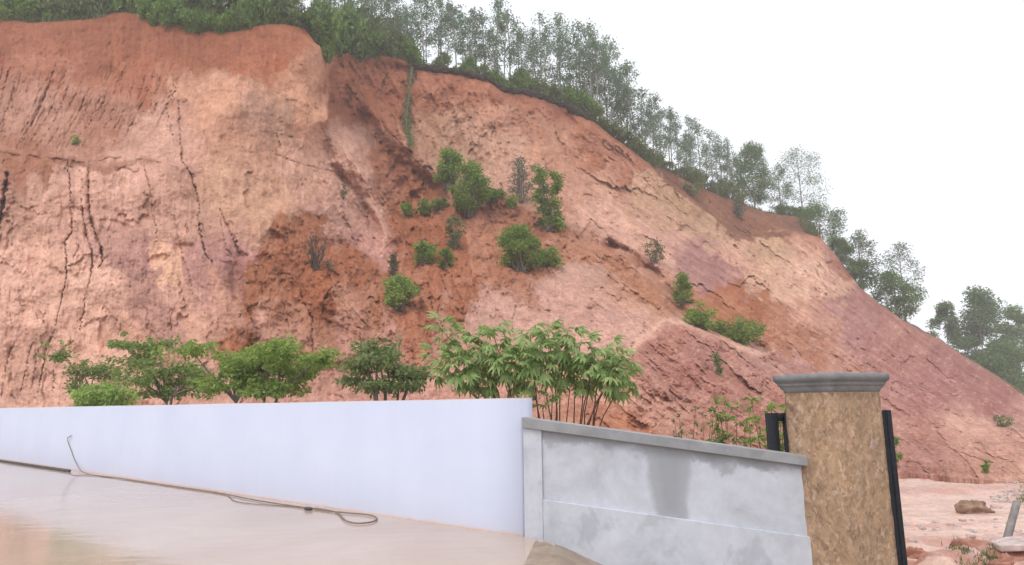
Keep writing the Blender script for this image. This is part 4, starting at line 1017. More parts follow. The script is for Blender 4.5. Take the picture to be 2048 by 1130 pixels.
# --- plantation trees along the rim, standing two or three deep
TV = []
for sd, airy in ((1, 1.4), (2, 1.8), (3, 1.6), (4, 2.2), (5, 1.7), (6, 2.0), (7, 1.2)):
    t, c = slender_tree(sd, 9.0, airy, 0.17 + 0.02 * (sd % 3), 0.32)
    TV.append((t.mesh('slender_tree_trunk', MAT['bark_pale'], True), c.mesh('slender_tree_crown', MAT['leaf_ridge'])))
TOPX = [480, 560, 700, 800, 900, 1000, 1030, 1080, 1150, 1200, 1245, 1290, 1340, 1400, 1450, 1520, 1580, 1660]
TOPY = [-160, -120, -70, -30, -15, 5, 10, 35, 50, 70, 110, 172, 212, 250, 275, 300, 310, 320]
SECT = [(560, 700, 8, 'slender thin-stemmed tree behind the bright shrubs on top of the bluff', 'trees on the bluff'),
        (700, 835, 8, 'slender airy tree above the red recess, between bluff and hanging creeper', 'trees above the recess'),
        (835, 1005, 12, 'slender grey-green tree standing above the dark overhanging turf', 'trees above the dark turf'),
        (1005, 1180, 14, 'tall slender tree above the notched lower end of the dark turf', 'trees above the turf end'),
        (1180, 1300, 12, 'slender airy tree on the steep bare rim below the dark turf', 'trees down the steep rim'),
        (1300, 1485, 17, 'slender airy tree on the rim behind the small red bank', 'trees behind the red bank')]
for (x0, x1, n, lab, grp) in SECT:
    for i in range(n):
        px = x0 + (x1 - x0) * (i + 0.5 + R.uniform(-0.45, 0.45)) / n
        loc, D = behind_ridge(px, R.choice((1.2, 2.2, 3.5, 5, 7)) + R.uniform(-0.5, 0.8))
        zt = at(px, float(np.interp(px, TOPX, TOPY)), D)[2]
        h = max(4.0, (zt - loc[2]) * R.uniform(0.78, 1.12))
        tv = TV[R.randrange(len(TV))]; sx = (h / 9.0) ** 0.6 * R.uniform(0.85, 1.15)
        plant('slender_tree', lab, 'tree', loc, tv, R.uniform(0, 6.28), (sx, sx, h / 9.0), grp)

def tree_at(name, label, px0, px1, top, base, D=None, seed=0, mat='leaf_dense', n=34, leaf=0.19, kind='dense', dist=2.0, low=0.18):
    px = (px0 + px1) / 2
    if D is None: loc, D = behind_ridge(px, dist)
    else: loc = at(px, base, D)
    zb = min(loc[2], at(px, base, D)[2]) if D else loc[2]
    h = at(px, top, D)[2] - loc[2]; w = (px1 - px0) * D / F
    if kind == 'dense': parts = dense_tree(seed, h, w, n, leaf, low, 280 if name == 'distant_tree' else 190)
    else: parts = dense_tree(seed, h, w, n, leaf * 0.85, 0.25, 100)
    return plant(name, label, 'tree', loc, parts, 0, None, None, mat, 'bark_pale')
tree_at('rim_tree', 'dense dark round-headed tree, bulkiest one on the right half of the rim', 1472, 1548, 286, 440, seed=31, n=70, dist=3)
tree_at('rim_tree', 'tall feathery arching tree at the right end of the red bank', 1552, 1662, 296, 436, seed=32, n=48, kind='slender', mat='leaf_ridge', dist=3)
tree_at('rim_tree', 'low thin tree between the dark round tree and the feathery arching tree', 1535, 1590, 330, 430, seed=33, kind='slender', mat='leaf_ridge', dist=5)
tree_at('rim_tree', 'low spreading dark tree hanging over the far corner of the rim', 1590, 1690, 412, 480, seed=34, n=40, dist=4, low=0.05)
tree_at('rim_tree', 'dark bushy tree just below the far corner of the rim', 1645, 1705, 478, 560, seed=35, n=30, dist=4, low=0.02)
tree_at('rim_tree', 'thin pale-topped tree on the steep end of the rim', 1690, 1762, 462, 590, seed=36, kind='slender', mat='leaf_ridge', dist=4)
tree_at('rim_tree', 'squat green tree at the foot of the thin pale-topped tree', 1688, 1760, 520, 600, seed=37, n=26, dist=3, low=0.02)
tree_at('rim_tree', 'wispy drooping tree, last one high on the descending rim', 1770, 1852, 484, 640, seed=38, kind='slender', mat='leaf_ridge', dist=5)
tree_at('rim_tree', 'broad dark tree at the foot of the last wispy tree on the rim', 1748, 1838, 545, 650, seed=39, n=36, dist=3, low=0.02)
for (a, b, t, bs, D, sd, lab, n) in (
        (1872, 1935, 604, 742, 118, 51, 'tree with two pale tips, nearest the slope in the distant clump', 30),
        (1925, 2030, 578, 800, 112, 52, 'tallest and broadest green tree in the distant clump', 60),
        (2005, 2085, 612, 800, 116, 53, 'green tree cut by the picture edge, beside the tallest distant tree', 40),
        (1960, 2080, 690, 830, 104, 54, 'low round green tree in front of the distant clump', 40),
        (2090, 2200, 640, 830, 112, 55, 'broad green tree beyond the distant clump', 34)):
    tree_at('distant_tree', lab, a, b, t, bs, D, sd, 'leaf_dense', n, 0.3, low=0.06)

# --- shrubs crowding the rim
BV = {}
def variants(key, mat, seeds, **kw):
    BV[key] = []
    for sd in seeds:
        t, c = bush(sd, **kw)
        BV[key].append((t.mesh(key + '_stem', MAT['bark'], True), c.mesh(key + '_foliage', MAT[mat])))
variants('rim_shrub', 'leaf_bush', (61, 62, 63, 64), shape='round', n=24, leaf=0.15, per=95, clump=0.26, stem=0.015)
variants('rim_shrub_dull', 'leaf_dull', (65, 66, 67), shape='round', n=22, leaf=0.14, per=90, clump=0.26, stem=0.015)
variants('slope_shrub', 'leaf_bush', (68, 69), shape='round', n=20, leaf=0.2, per=70, clump=0.26, stem=0.02)
def put(key, name, label, cat, loc, w, h, group=None, rz=None, tilt=0.0):
    v = BV[key][R.randrange(len(BV[key]))]
    o = plant(name, label, cat, loc, v, R.uniform(0, 6.28) if rz is None else rz, (w, w, h), group, names=('stem', 'foliage'))
    return o
ORD = 'first second third fourth fifth sixth seventh eighth ninth tenth eleventh twelfth thirteenth fourteenth fifteenth sixteenth seventeenth eighteenth nineteenth twentieth'.split()
def rim_row(x0, x1, step, dist, hpx, wpx, keys, label, group, drop=0.0):
    x = x0; k = 0
    while x < x1:
        px = x + R.uniform(-step * 0.3, step * 0.3); loc, D = behind_ridge(px, dist * R.uniform(0.6, 1.3)); m = D / F * 1.15
        h = hpx * R.uniform(0.7, 1.25) * m; w = wpx * R.uniform(0.8, 1.2) * m
        loc[2] -= drop * m * R.uniform(0.3, 1.0)
        lab = label + (' beyond the picture edge' if x < -10 else ', %s from the left' % ORD[k]); k += x >= -10
        put(keys[R.randrange(len(keys))], 'rim_shrub', lab, 'shrub', loc, w, h, group); x += step
rim_row(-120, 340, 34, 1.4, 95, 42, ['rim_shrub_dull', 'rim_shrub'], 'dark green shrub on the rim over the finely rilled red face', 'shrubs over the rilled face', 6)
rim_row(-120, 560, 40, 4.0, 190, 56, ['rim_shrub_dull', 'rim_shrub'], 'tall dark thicket shrub behind the rim above the rilled face', 'thicket behind the rim', 0)
rim_row(335, 480, 36, 0.5, 62, 34, ['rim_shrub'], 'leafy green shrub drooping over the lip beside the bluff', 'shrubs drooping over the lip', 22)
rim_row(480, 640, 34, 1.6, 85, 40, ['rim_shrub', 'rim_shrub_dull'], 'green shrub on top of the bulging bluff', 'shrubs on the bluff', 0)
rim_row(640, 755, 24, 0.7, 95, 36, ['rim_shrub'], 'bright yellow-green shrub leaning over the recess just past the bluff', 'bright shrubs over the recess', 18)
rim_row(640, 830, 28, 3.0, 96, 36, ['rim_shrub_dull', 'rim_shrub'], 'tall green shrub behind the bright shrubs, left of the hanging creeper', 'tall shrubs behind the recess', 0)
rim_row(755, 835, 22, 0.9, 62, 30, ['rim_shrub', 'rim_shrub_dull'], 'small rounded shrub on the rim next to the hanging creeper', 'small shrubs by the creeper', 4)
rim_row(845, 1010, 24, 1.5, 40, 25, ['rim_shrub_dull', 'rim_shrub'], 'low shrub growing on top of the dark overhanging turf', 'shrubs on the dark turf', 0)
rim_row(1010, 1190, 24, 1.4, 46, 28, ['rim_shrub_dull', 'rim_shrub_dull', 'rim_shrub'], 'shrub among tall trees at the notched end of the dark turf', 'shrubs at the turf end', 0)
rim_row(1195, 1300, 20, 1.2, 36, 26, ['rim_shrub_dull'], 'low dark shrub on the steep bare rim below the dark turf', 'shrubs down the steep rim', 0)
rim_row(1305, 1490, 24, 1.5, 30, 24, ['rim_shrub_dull'], 'low dark shrub along the top of the small red bank', 'shrubs on the red bank', 0)
rim_row(1560, 1640, 27, 1.2, 24, 20, ['rim_shrub_dull', 'rim_shrub'], 'low shrub under the feathery arching tree', 'shrubs under the arching tree', 0)

def build_ridge_grass():
    rs = np.random.RandomState(4); mb = MB(); B = []
    for i in range(2600):
        px = rs.uniform(-60, 1640); ry = float(np.interp(px, RIDGE[:, 0], RIDGE[:, 1]))
        B.append((px, ry, rs.uniform(0.0, 1.6)))
    B = np.array(B); d, _, _ = hill_depth(B[:, 0], B[:, 1]); P = at(B[:, 0], B[:, 1], d)
    h = P - CAM; h[:, 2] = 0; h /= np.linalg.norm(h, axis=1)[:, None]; P = P + h * B[:, 2:3]
    P[:, 2] += np.interp(B[:, 2], [0, .25, .8, 1.8], [0, .1, .15, .2]) - 0.08
    P = np.repeat(P, 4, 0) + rs.normal(size=(len(P) * 4, 3)) * np.array([0.15, 0.15, 0.02])
    blades(mb, P, 0.55, rs, 1.3, 0.035)
    tag(obj('rim_grass', mb.mesh('rim_grass', MAT['grass'])), 'rough grass fringing the rim of the cut hillside', 'grass', None, 'stuff')
build_ridge_grass()

# --- plants scattered on the slip
def bush_scaled(seed, shape, n, leaf, per, clump, w, h):
    rs = np.random.RandomState(seed); tr = MB(); cr = MB()
    for i in range(n):
        t = (i + rs.rand()) / n; a = rs.rand() * 6.283; u = rs.rand() ** 0.5
        if shape == 'round': r = u * 0.80 * math.sqrt(max(0.05, 1 - (2 * t - 0.85) ** 2 * 0.8)); z = 0.14 + 0.70 * t
        elif shape == 'cone': r = u * 0.75 * (1.05 - 0.8 * t); z = 0.14 + 0.76 * t
        elif shape == 'column': r = u * 0.7; z = 0.1 + 0.8 * t
        else: r = u * 0.85; z = 0.05 + 0.75 * t * (1 - 0.3 * u)
        c = np.array([w * r * math.cos(a), w * r * math.sin(a), h * z])
        b = np.array([0.10 * w * rs.normal(), 0.10 * w * rs.normal(), -0.1])
        tr.tube([b, (b + c) / 2 + rs.normal(size=3) * 0.04 * w, c], [0.03 * w + 0.008, 0.02 * w + 0.006, 0.006], 4)
        rr = clump * (0.65 + 0.7 * rs.rand()) * min(w, h)
        leaves(cr, ball(rs, per, c, (rr, rr, rr * 0.8)), leaf, rs, 0.45, 0.2, 0.5)
    return tr, cr
SL = [
 ('slip_tree', 'leafy green young tree highest on the slip, left one of a touching pair', 868, 928, 298, 378, 'round', 'leaf_slip', 24, 6, 90, 0.34, 'tree'),
 ('slip_tree', 'bushy green young tree with dark trunk, larger right one of the touching pair', 896, 982, 322, 436, 'round', 'leaf_slip', 32, 6, 100, 0.32, 'tree'),
 ('slip_shrub', 'small green bush tucked against the right side of the larger slip tree', 965, 1008, 368, 408, 'low', 'leaf_slip', 12, 6, 60, 0.3, 'shrub'),
 ('slip_shrub', 'thin grey-green wispy shrub between the slip trees and the narrow upright one', 1006, 1074, 312, 408, 'cone', 'leaf_grey', 22, 4.5, 42, 0.3, 'shrub'),
 ('slip_tree', 'narrow upright green young tree leaning at the top of the slip', 1066, 1130, 334, 462, 'column', 'leaf_slip', 26, 6, 80, 0.3, 'tree'),
 ('slip_shrub', 'small bright sprig below the wispy grey-green shrub', 1015, 1042, 392, 420, 'round', 'leaf_bright', 6, 6, 40, 0.4, 'shrub'),
 ('slip_shrub', 'small green shrub at the foot of the narrow upright tree', 1092, 1136, 428, 466, 'low', 'leaf_slip', 10, 6, 55, 0.32, 'shrub'),
 ('slip_shrub', 'large dark-based green bush at the lower edge of the rust-red slip', 998, 1088, 450, 544, 'round', 'leaf_slip', 34, 6, 100, 0.3, 'shrub'),
 ('slip_shrub', 'low green bush stretching from the side of the large slip bush', 1072, 1130, 496, 534, 'low', 'leaf_slip', 14, 6, 70, 0.34, 'shrub'),
 ('slip_shrub', 'rounded bright green bush alone on the rust-red slip', 822, 874, 486, 530, 'round', 'leaf_bright', 16, 6, 70, 0.34, 'shrub'),
 ('slip_shrub', 'small green bush just right of the rounded bright one', 876, 910, 498, 538, 'round', 'leaf_slip', 10, 6, 60, 0.36, 'shrub'),
 ('slip_shrub', 'bright green bush lowest on the slip, leaning downhill', 758, 838, 554, 620, 'round', 'leaf_bright', 26, 6.5, 90, 0.3, 'shrub'),
 ('slip_shrub', 'small round green tuft at the left end of a short row on the slip', 800, 826, 406, 434, 'round', 'leaf_slip', 7, 5.5, 50, 0.4, 'shrub'),
 ('slip_shrub', 'small green tuft in the middle of the short row on the slip', 826, 862, 400, 432, 'round', 'leaf_slip', 9, 5.5, 50, 0.36, 'shrub'),
 ('slip_shrub', 'small green tuft joining the short row to the larger slip tree', 866, 902, 394, 420, 'low', 'leaf_slip', 9, 5.5, 50, 0.36, 'shrub'),
 ('slip_shrub', 'dull drooping shrub over the dark hollow below the slip trees', 884, 932, 434, 502, 'column', 'leaf_dull', 16, 5, 60, 0.3, 'shrub'),
 ('slip_shrub', 'grassy dry tuft above the lowest bright bush', 774, 802, 508, 562, 'cone', 'straw', 10, 6, 50, 0.3, 'grass'),
 ('slope_shrub', 'pale yellowish bush alone above the grassy drainage channel', 1286, 1332, 478, 528, 'round', 'straw', 14, 5, 40, 0.3, 'shrub'),
 ('channel_shrub', 'upright pale green shrub highest in the diagonal channel', 1342, 1392, 552, 618, 'cone', 'leaf_slip', 18, 5, 60, 0.3, 'shrub'),
 ('channel_shrub', 'green shrub in the middle of the diagonal channel', 1374, 1434, 604, 660, 'low', 'leaf_slip', 24, 5, 60, 0.3, 'shrub'),
 ('channel_shrub', 'sprawling dull green shrub lowest in the diagonal channel', 1428, 1528, 634, 686, 'low', 'leaf_slip', 34, 5, 60, 0.28, 'shrub'),
 ('spur_shrub', 'small thin shrub alone on the mauve spur above the grey wall', 1420, 1452, 710, 752, 'cone', 'leaf_dull', 8, 5, 36, 0.34, 'shrub'),
 ('bank_shrub', 'small grey-green shrub on the red bank under the dark round tree', 1462, 1496, 404, 436, 'cone', 'leaf_grey', 8, 5, 40, 0.36, 'shrub'),
 ('bank_shrub', 'tuft at the left end of the small red bank', 1362, 1404, 358, 394, 'low', 'leaf_dull', 10, 5, 50, 0.34, 'shrub'),
 ('foot_shrub', 'small dark scrubby plant on the lower slope near the picture edge', 1992, 2022, 826, 856, 'low', 'leaf_dull', 8, 5, 30, 0.36, 'shrub'),
 ('foot_shrub', 'light green weed at the foot of the slope above the mud flat', 1965, 1985, 926, 948, 'cone', 'leaf_slip', 5, 5, 26, 0.4, 'weed'),
 ('foot_shrub', 'small green weed showing just past the steel gate post', 1782, 1802, 884, 936, 'column', 'leaf_slip', 8, 6, 40, 0.4, 'weed'),
 ('face_tuft', 'tiny grey-green tuft clinging to the pink face left of the slip', 680, 694, 370, 402, 'column', 'leaf_dull', 5, 5, 30, 0.5, 'weed'),
 ('face_tuft', 'tiny green tuft on the ledge of the rilled face', 146, 164, 272, 292, 'round', 'leaf_slip', 4, 5, 24, 0.5, 'weed'),
]
for i, (nm, lab, a, b, t, bs, shp, mt, n, lp, per, cl, cat) in enumerate(SL):
    px = (a + b) / 2; loc, D = on_hill(px, bs - 2); m = D / F
    parts = bush_scaled(200 + i, shp, int(n * 1.15), lp * m, int(per * (1.7 if mt in ('leaf_slip', 'leaf_bright') else 1.15)), cl * 1.18, (b - a) / 2 * m * 1.12, (bs - t) * m * 1.14)
    plant(nm, lab, cat, loc, parts, 0, None, None, mt, 'bark', ('stem', 'foliage') if cat != 'tree' else ('trunk', 'crown'))

def build_creeper():
    rs = np.random.RandomState(9); tr = MB(); cr = MB(); pts = []
    for (px, py) in ((826, 134), (822, 165), (818, 200), (814, 235), (814, 262), (820, 290)):
        p, d = on_hill(px, py); p[1] -= 0.35; pts.append(p)
    P = np.array(pts); b = P[0].copy()
    tr.tube(P - b, [0.10, 0.09, 0.08, 0.08, 0.07, 0.05], 6)
    for t in np.linspace(0, 1, 46):
        c = np.array([np.interp(t, np.linspace(0, 1, 6), P[:, a]) for a in range(3)]) - b
        r = 0.26 + 0.40 * t ** 0.8
        leaves(cr, ball(rs, int(26 + 34 * t), c, (r, r * 0.6, 0.35)), 0.2, rs, 0.45, 0.9)
    plant('hanging_creeper', 'long grey-green creeper hanging straight down the red headwall', 'creeper', b, (tr, cr), 0, None, None, 'leaf_dull', 'bark', ('stem', 'foliage'))
build_creeper()
def build_dead_shrub():
    rs = np.random.RandomState(12); loc, D = on_hill(632, 536); m = D / F; tw = MB(); cr = MB()
    for i in range(16):
        a = rs.rand() * 6.283; e = np.array([math.cos(a) * 28 * m * rs.rand(), math.sin(a) * 14 * m * rs.rand(), (30 + 40 * rs.rand()) * m])
        b = np.array([rs.normal() * 3 * m, 0, -0.1]); q = (b + e) / 2 + rs.normal(size=3) * 4 * m
        tw.tube([b, q, e], [0.045, 0.03, 0.008], 4)
        for k in range(3):
            f = e + np.array([rs.normal() * 9, rs.normal() * 6, abs(rs.normal()) * 8]) * m
            tw.tube([(q + e) / 2, f], [0.015, 0.006], 4)
    for c in ((-24, 0, 10), (22, 0, 12), (34, 0, 4), (-34, 0, 3)):
        leaves(cr, ball(rs, 60, np.array(c) * m, (11 * m, 8 * m, 9 * m)), 5 * m, rs, 0.3, 0.2)
    plant('dead_shrub', 'leafless dark twiggy shrub on the rust-red lump left of the slip', 'shrub', loc, (tw, cr), 0, None, None, 'leaf_grey', 'twig', ('branch', 'foliage'))
build_dead_shrub()

def wall_depth(px):
    r = rays(np.array(float(px)), np.array(850.0)); return float((CAM + r * (((WR - CAM) @ wnrm) / (r @ wnrm)))[1])
# --- small flat-topped trees behind the white wall
def umbrella_tree(name, label, px0, px1, top, crown_base, D, blobs, mat, seed, leaf=0.10, per=150):
    """blobs: (px, py, half width px, half height px) leaf masses of the crown"""
    rs = np.random.RandomState(seed); tr = MB(); cr = MB(); px = (px0 + px1) / 2
    loc = at(px, 830, D); loc[2] = -0.1; m = D / F
    zf = at(px, 800, D)[2] - loc[2]; fork = [np.array([(rs.rand() - 0.5) * (px1 - px0) * 0.42 * m, rs.normal() * 0.15, zf * (0.8 + 0.3 * rs.rand())]) for _ in range(4)]
    for (bx, by, hw, hh) in blobs:
        c = at(bx, by, D) - loc; dy = rs.uniform(-0.5, 0.5) * (px1 - px0) / 2 * m * 0.7; c[1] += dy
        nb = max(3, int(hw / 9))
        for k in range(nb):
            cc = c + np.array([(k + 0.5 - nb / 2) / nb * 2 * hw * m, rs.normal() * 0.25, rs.normal() * hh * 0.45 * m])
            r = np.array([hw / nb * 1.7 * m + 0.12, 0.40, hh * 0.95 * m])
            leaves(cr, ball(rs, int(per * 1.5), cc, r), leaf * 1.15, rs, 0.45, 0.35, 0.8)
        for k in range(6):
            cc = c + np.array([rs.normal() * hw * 0.85, rs.normal() * 12, rs.normal() * hh * 0.9 + 2]) * m
            leaves(cr, ball(rs, 26, cc, (0.20, 0.20, 0.13)), leaf * 1.25, rs, 0.45, 0.5, 0.8); tr.tube([c, cc], [0.01, 0.004], 4)
        j = fork[int(np.argmin([abs(f[0] - c[0]) for f in fork]))]
        tr.tube([j * 0.02, j * 0.55 + rs.normal(size=3) * 0.03, j, j + (c - j) * 0.55 + np.array([0, 0, 0.08]) + rs.normal(size=3) * 0.06, c], [0.05, 0.042, 0.034, 0.022, 0.008], 6)
    return plant(name, label, 'tree', loc, (tr, cr), 0, None, None, mat, 'bark')
umbrella_tree('garden_tree', 'sparse little tree, first from the left behind the white wall', 105, 255, 690, 770, wall_depth(95) + 1.0,
    [(130, 710, 20, 14), (152, 738, 24, 12), (185, 745, 24, 15), (215, 752, 26, 14), (135, 770, 20, 10)], 'leaf_shrub', 301, 0.10, 70)
umbrella_tree('garden_tree', 'layered little tree with dark forked stems, second from the left behind the wall', 235, 422, 680, 780, wall_depth(225) + 1.0,
    [(262, 690, 20, 9), (300, 695, 20, 12), (265, 715, 26, 13), (300, 732, 30, 15), (335, 742, 28, 14), (385, 752, 26, 18), (350, 770, 30, 14), (400, 775, 18, 14), (300, 764, 24, 12), (322, 786, 28, 8)], 'leaf_shrub', 302, 0.10, 85)
umbrella_tree('garden_tree', 'wide flat-topped bright green tree behind the middle of the white wall', 365, 672, 680, 780, wall_depth(355) + 0.9,
    [(400, 702, 34, 8), (440, 712, 26, 14), (480, 720, 34, 22), (530, 705, 40, 22), (565, 695, 30, 14), (520, 740, 62, 16), (580, 725, 36, 22), (620, 722, 26, 12), (655, 722, 22, 9), (480, 752, 34, 12), (590, 748, 36, 10), (500, 770, 42, 12), (566, 768, 36, 12), (448, 768, 22, 10), (540, 786, 30, 7)], 'leaf_bright', 303, 0.10, 100)
umbrella_tree('garden_tree', 'dark fine-leaved tree with a domed top, between the flat-topped tree and the big-leaved clump', 678, 852, 680, 790, wall_depth(670) + 0.9,
    [(735, 700, 26, 14), (755, 722, 38, 16), (720, 730, 26, 14), (775, 708, 18, 14), (710, 760, 26, 10), (805, 745, 24, 14), (830, 748, 22, 10), (770, 770, 26, 9), (820, 772, 20, 8)], 'leaf_tree', 304, 0.085, 62)
def build_fern():
    rs = np.random.RandomState(77); D = wall_depth(125) + 0.9; loc = at(208, 830, D); loc[2] = 0; m = D / F; st = MB(); cr = MB()
    for i in range(150):
        a = rs.rand() * 6.283; r = rs.rand() ** 0.6; e = np.array([math.cos(a) * 70 * m * r, math.sin(a) * 50 * m * r, at(208, 764 + 22 * r * r, D)[2] - 0.05 * rs.rand()])
        b = e * np.array([0.35, 0.35, 0.4]); q = (b + e) / 2 + np.array([0, 0, 0.12])
        st.tube([b, q, e], [0.01, 0.008, 0.004], 3)
        k = 26; t = rs.rand(k)[:, None]; C = (1 - t) ** 2 * b + 2 * t * (1 - t) * (q + np.array([0, 0, 0.1])) + t * t * e
        leaves(cr, C + rs.normal(size=(k, 3)) * 0.03, 0.19, rs, 0.3, 0.7)
    plant('lime_bush', 'low lime-green feathery bush just above the top of the white wall', 'bush', loc, (st, cr), 0, None, None, 'leaf_lime', 'bark', ('stem', 'foliage'))
build_fern()

# --- clump with large hand-shaped leaves behind the corner of the two walls
def palmate_leaf(seed):
    rs = np.random.RandomState(seed); V, T = [], []
    pet = 0.16; V += [(0, 0.004, 0), (0, -0.004, 0), (pet, 0.003, 0.02), (pet, -0.003, 0.02)]; Q = [(0, 1, 3, 2)]
    nl = 7
    for k in range(nl):
        a = (k - (nl - 1) / 2) * 0.44 + rs.normal() * 0.05; L = 0.22 * (1 - 0.10 * abs(k - 3)) * (0.9 + 0.2 * rs.rand()); w = 0.026
        d = np.array([math.cos(a), math.sin(a), 0]); s = np.array([-d[1], d[0], 0]); o = np.array([pet, 0, 0.02])
        z1, z2 = -0.02 - 0.02 * rs.rand(), -0.09 - 0.05 * rs.rand()
        n = len(V)
        V += [o, o + d * L * 0.5 + s * w + [0, 0, z1], o + d * L * 0.52 + [0, 0, z1 + 0.008], o + d * L * 0.5 - s * w + [0, 0, z1], o + d * L * 0.95 + [0, 0, z2]]
        T += [(n, n + 2, n + 1), (n, n + 3, n + 2), (n + 1, n + 2, n + 4), (n + 2, n + 3, n + 4)]
    return mesh_arrays('leaf', np.array([np.asarray(v, float) for v in V]), [np.array(Q), np.array(T)], MAT['leaf_palm'])
LEAFS = [palmate_leaf(s) for s in range(5)]
def build_palmate():
    rs = np.random.RandomState(15); D = 11.6; root_p = at(1105, 900, D); root_p[2] = -0.15; m = D / F
    root = empty('big_leaved_clump', root_p); tag(root, 'tall many-stemmed clump with large hand-shaped leaves behind the wall corner', 'plant')
    tips = [(880, 655, 0.0), (870, 715, .3), (905, 725, -.3), (930, 700, .2), (955, 670, -.2), (985, 662, .3), (1000, 705, -.4), (960, 745, .1), (1035, 690, .2), (1060, 668, -.3), (1095, 662, .3), (1135, 665, -.1),
            (1080, 705, -.5), (1120, 715, .1), (1160, 690, .4), (1190, 715, -.3), (1215, 690, .1), (1240, 720, -.2), (1255, 745, .2), (1225, 750, -.3), (1170, 745, .4), (1030, 740, .1), (935, 775, -.2), (975, 782, .2),
            (1065, 770, -.5), (1105, 795, -.4), (1140, 775, .3), (1180, 770, -.1), (1010, 765, .4), (1085, 815, -.3), (1205, 775, .3), (1045, 720, -.5)]
    nleaf = 0; shown = 0; extra = MB(); mains = []
    for fx in (-1.15, -0.8, -0.5, -0.25, -0.05, 0.15, 0.35, 0.6, 0.85, 1.1):
        e = np.array([fx * 0.62 + rs.normal() * 0.04, rs.normal() * 0.15, 1.25 + rs.normal() * 0.1]); b0 = np.array([fx * 0.22, rs.normal() * 0.1, 0.0])
        mb = MB(); mb.tube([b0, b0 + (e - b0) * 0.35 + np.array([-0.05 * fx, 0, 0.04]), b0 + (e - b0) * 0.7 + rs.normal(size=3) * 0.015, e], [0.026, 0.023, 0.02, 0.014], 6)
        obj('stem', mb.mesh('stem', MAT['stem_red'], True), root); mains.append(e)
    for (tx, ty, dy) in tips:
        tip = at(tx, ty, D + dy) - root_p
        b = mains[int(np.argmin([abs(f[0] * 1.25 - tip[0]) + 0.4 * rs.rand() for f in mains]))] * (0.72 + 0.3 * rs.rand())
        q = b + (tip - b) * 0.5 + np.array([-0.06 * tip[0], 0, 0.05]) + rs.normal(size=3) * 0.03
        mb = MB(); mb.tube([b, (b + q) / 2 + rs.normal(size=3) * 0.015, q, tip], [0.015, 0.013, 0.011, 0.007], 5)
        obj('stem', mb.mesh('stem', MAT['stem_red'], True), root)
        big = ty < 760
        for k in range(17 if big else 5):
            nleaf += 1
            az = k * 2.4 + rs.rand() * 0.7; el = 0.6 - 1.2 * (k / 15) + 0.25 * rs.normal(); sc = (0.85 + 0.5 * rs.rand()) * (1.0 if big else 0.85)
            p = tip + (q - tip) * 0.30 * (k / 15) + np.array([0, 0, 0.02])
            lm = LEAFS[rs.randint(5)]; eu = (rs.normal() * 0.3, -el, az)
            if (nleaf * 7) % 12 < 7 and shown < 290:
                shown += 1; o = obj('leaf', lm, root); o.location = p; o.rotation_euler = eu; o.scale = (sc, sc, sc)
            else:
                V = np.array([v.co for v in lm.vertices]) * sc; Rm = np.array(Euler(eu).to_matrix()); extra.add(V @ Rm.T + p, [tuple(pp.vertices) for pp in lm.polygons if len(pp.vertices) == 4], [tuple(pp.vertices) for pp in lm.polygons if len(pp.vertices) == 3])
    tag(obj('foliage', extra.mesh('foliage', MAT['leaf_palm']), root), kind='stuff')
build_palmate()

# --- saplings behind the grey wall, by the steel frame
def sapling(name, label, px0, px1, top, base_py, D, n, mat, leafpx, seed, per=26, shape_bias=1.0):
    rs = np.random.RandomState(seed); st = MB(); cr = MB(); px = (px0 + px1) / 2; loc = at(px, 940, D); loc[2] = float(ground_z(loc[0], loc[1])) - 0.05; m = D / F
    for i in range(n):
        tx = rs.uniform(px0, px1); ty = top + (base_py - top) * rs.rand() ** 1.3 * 0.85
        e = at(tx, ty, D + rs.uniform(-.3, .3)) - loc; b = np.array([rs.normal() * 0.08, rs.normal() * 0.08, 0]); q = b + (e - b) * 0.5 + rs.normal(size=3) * 0.06
        st.tube([b, q, e], [0.014, 0.01, 0.004], 4)
        for t in np.linspace(0.45, 1.0, 6):
            c = (1 - t) ** 2 * b + 2 * t * (1 - t) * q + t * t * e
            leaves(cr, ball(rs, per // 2, c, (9 * m, 9 * m, 6 * m)), leafpx * m, rs, 0.45, 0.2, 0.8)
    return plant(name, label, 'sapling', loc, (st, cr), 0, None, None, mat, 'stem_red', ('stem', 'foliage'))
sapling('sapling', 'thin wispy sapling, farthest from the pillar behind the grey wall', 1345, 1428, 812, 885, 12.5, 8, 'leaf_dull', 9, 401, 12)
sapling('sapling', 'green sapling with a tall leaning tip, between the wispy one and the steel frame', 1425, 1506, 790, 890, 12.0, 10, 'leaf_shrub', 12, 402, 26)
sapling('sapling', 'bright yellow-green sapling beside the black steel frame', 1496, 1575, 795, 895, 11.5, 9, 'leaf_bright', 14, 403, 26)

# ------------------------------------------------------------------ hose and pipe along the white wall
def ground_tube(name, label, cat, pix, rad, mat, zoff=0.02):
    P = []
    for p in pix:
        if len(p) == 2: P.append(gp(p[0], max(p[1], 918 + 0.1474 * p[0] + 3.0), zoff))
        else: P.append(np.array(p))
    P = np.array(P); n = len(P); t = np.linspace(0, n - 1, n * 5)
    def cr(a):      # smooth through the points
        pad = np.concatenate([[2 * a[0] - a[1]], a, [2 * a[-1] - a[-2]]]); i = np.minimum(t.astype(int), n - 2); u = t - i
        p0, p1, p2, p3 = pad[i], pad[i + 1], pad[i + 2], pad[i + 3]
        return 0.5 * (2 * p1 + (p2 - p0) * u + (2 * p0 - 5 * p1 + 4 * p2 - p3) * u ** 2 + (3 * p1 - p0 - 3 * p2 + p3) * u ** 3)
    Q = np.stack([cr(P[:, a]) for a in range(3)], 1); b = Q[0].copy()
    mb = MB(); mb.tube(Q - b, rad, 7)
    o = obj(name, mb.mesh(name, MAT[mat], True), None, b)
    tag(o, label, cat); return o
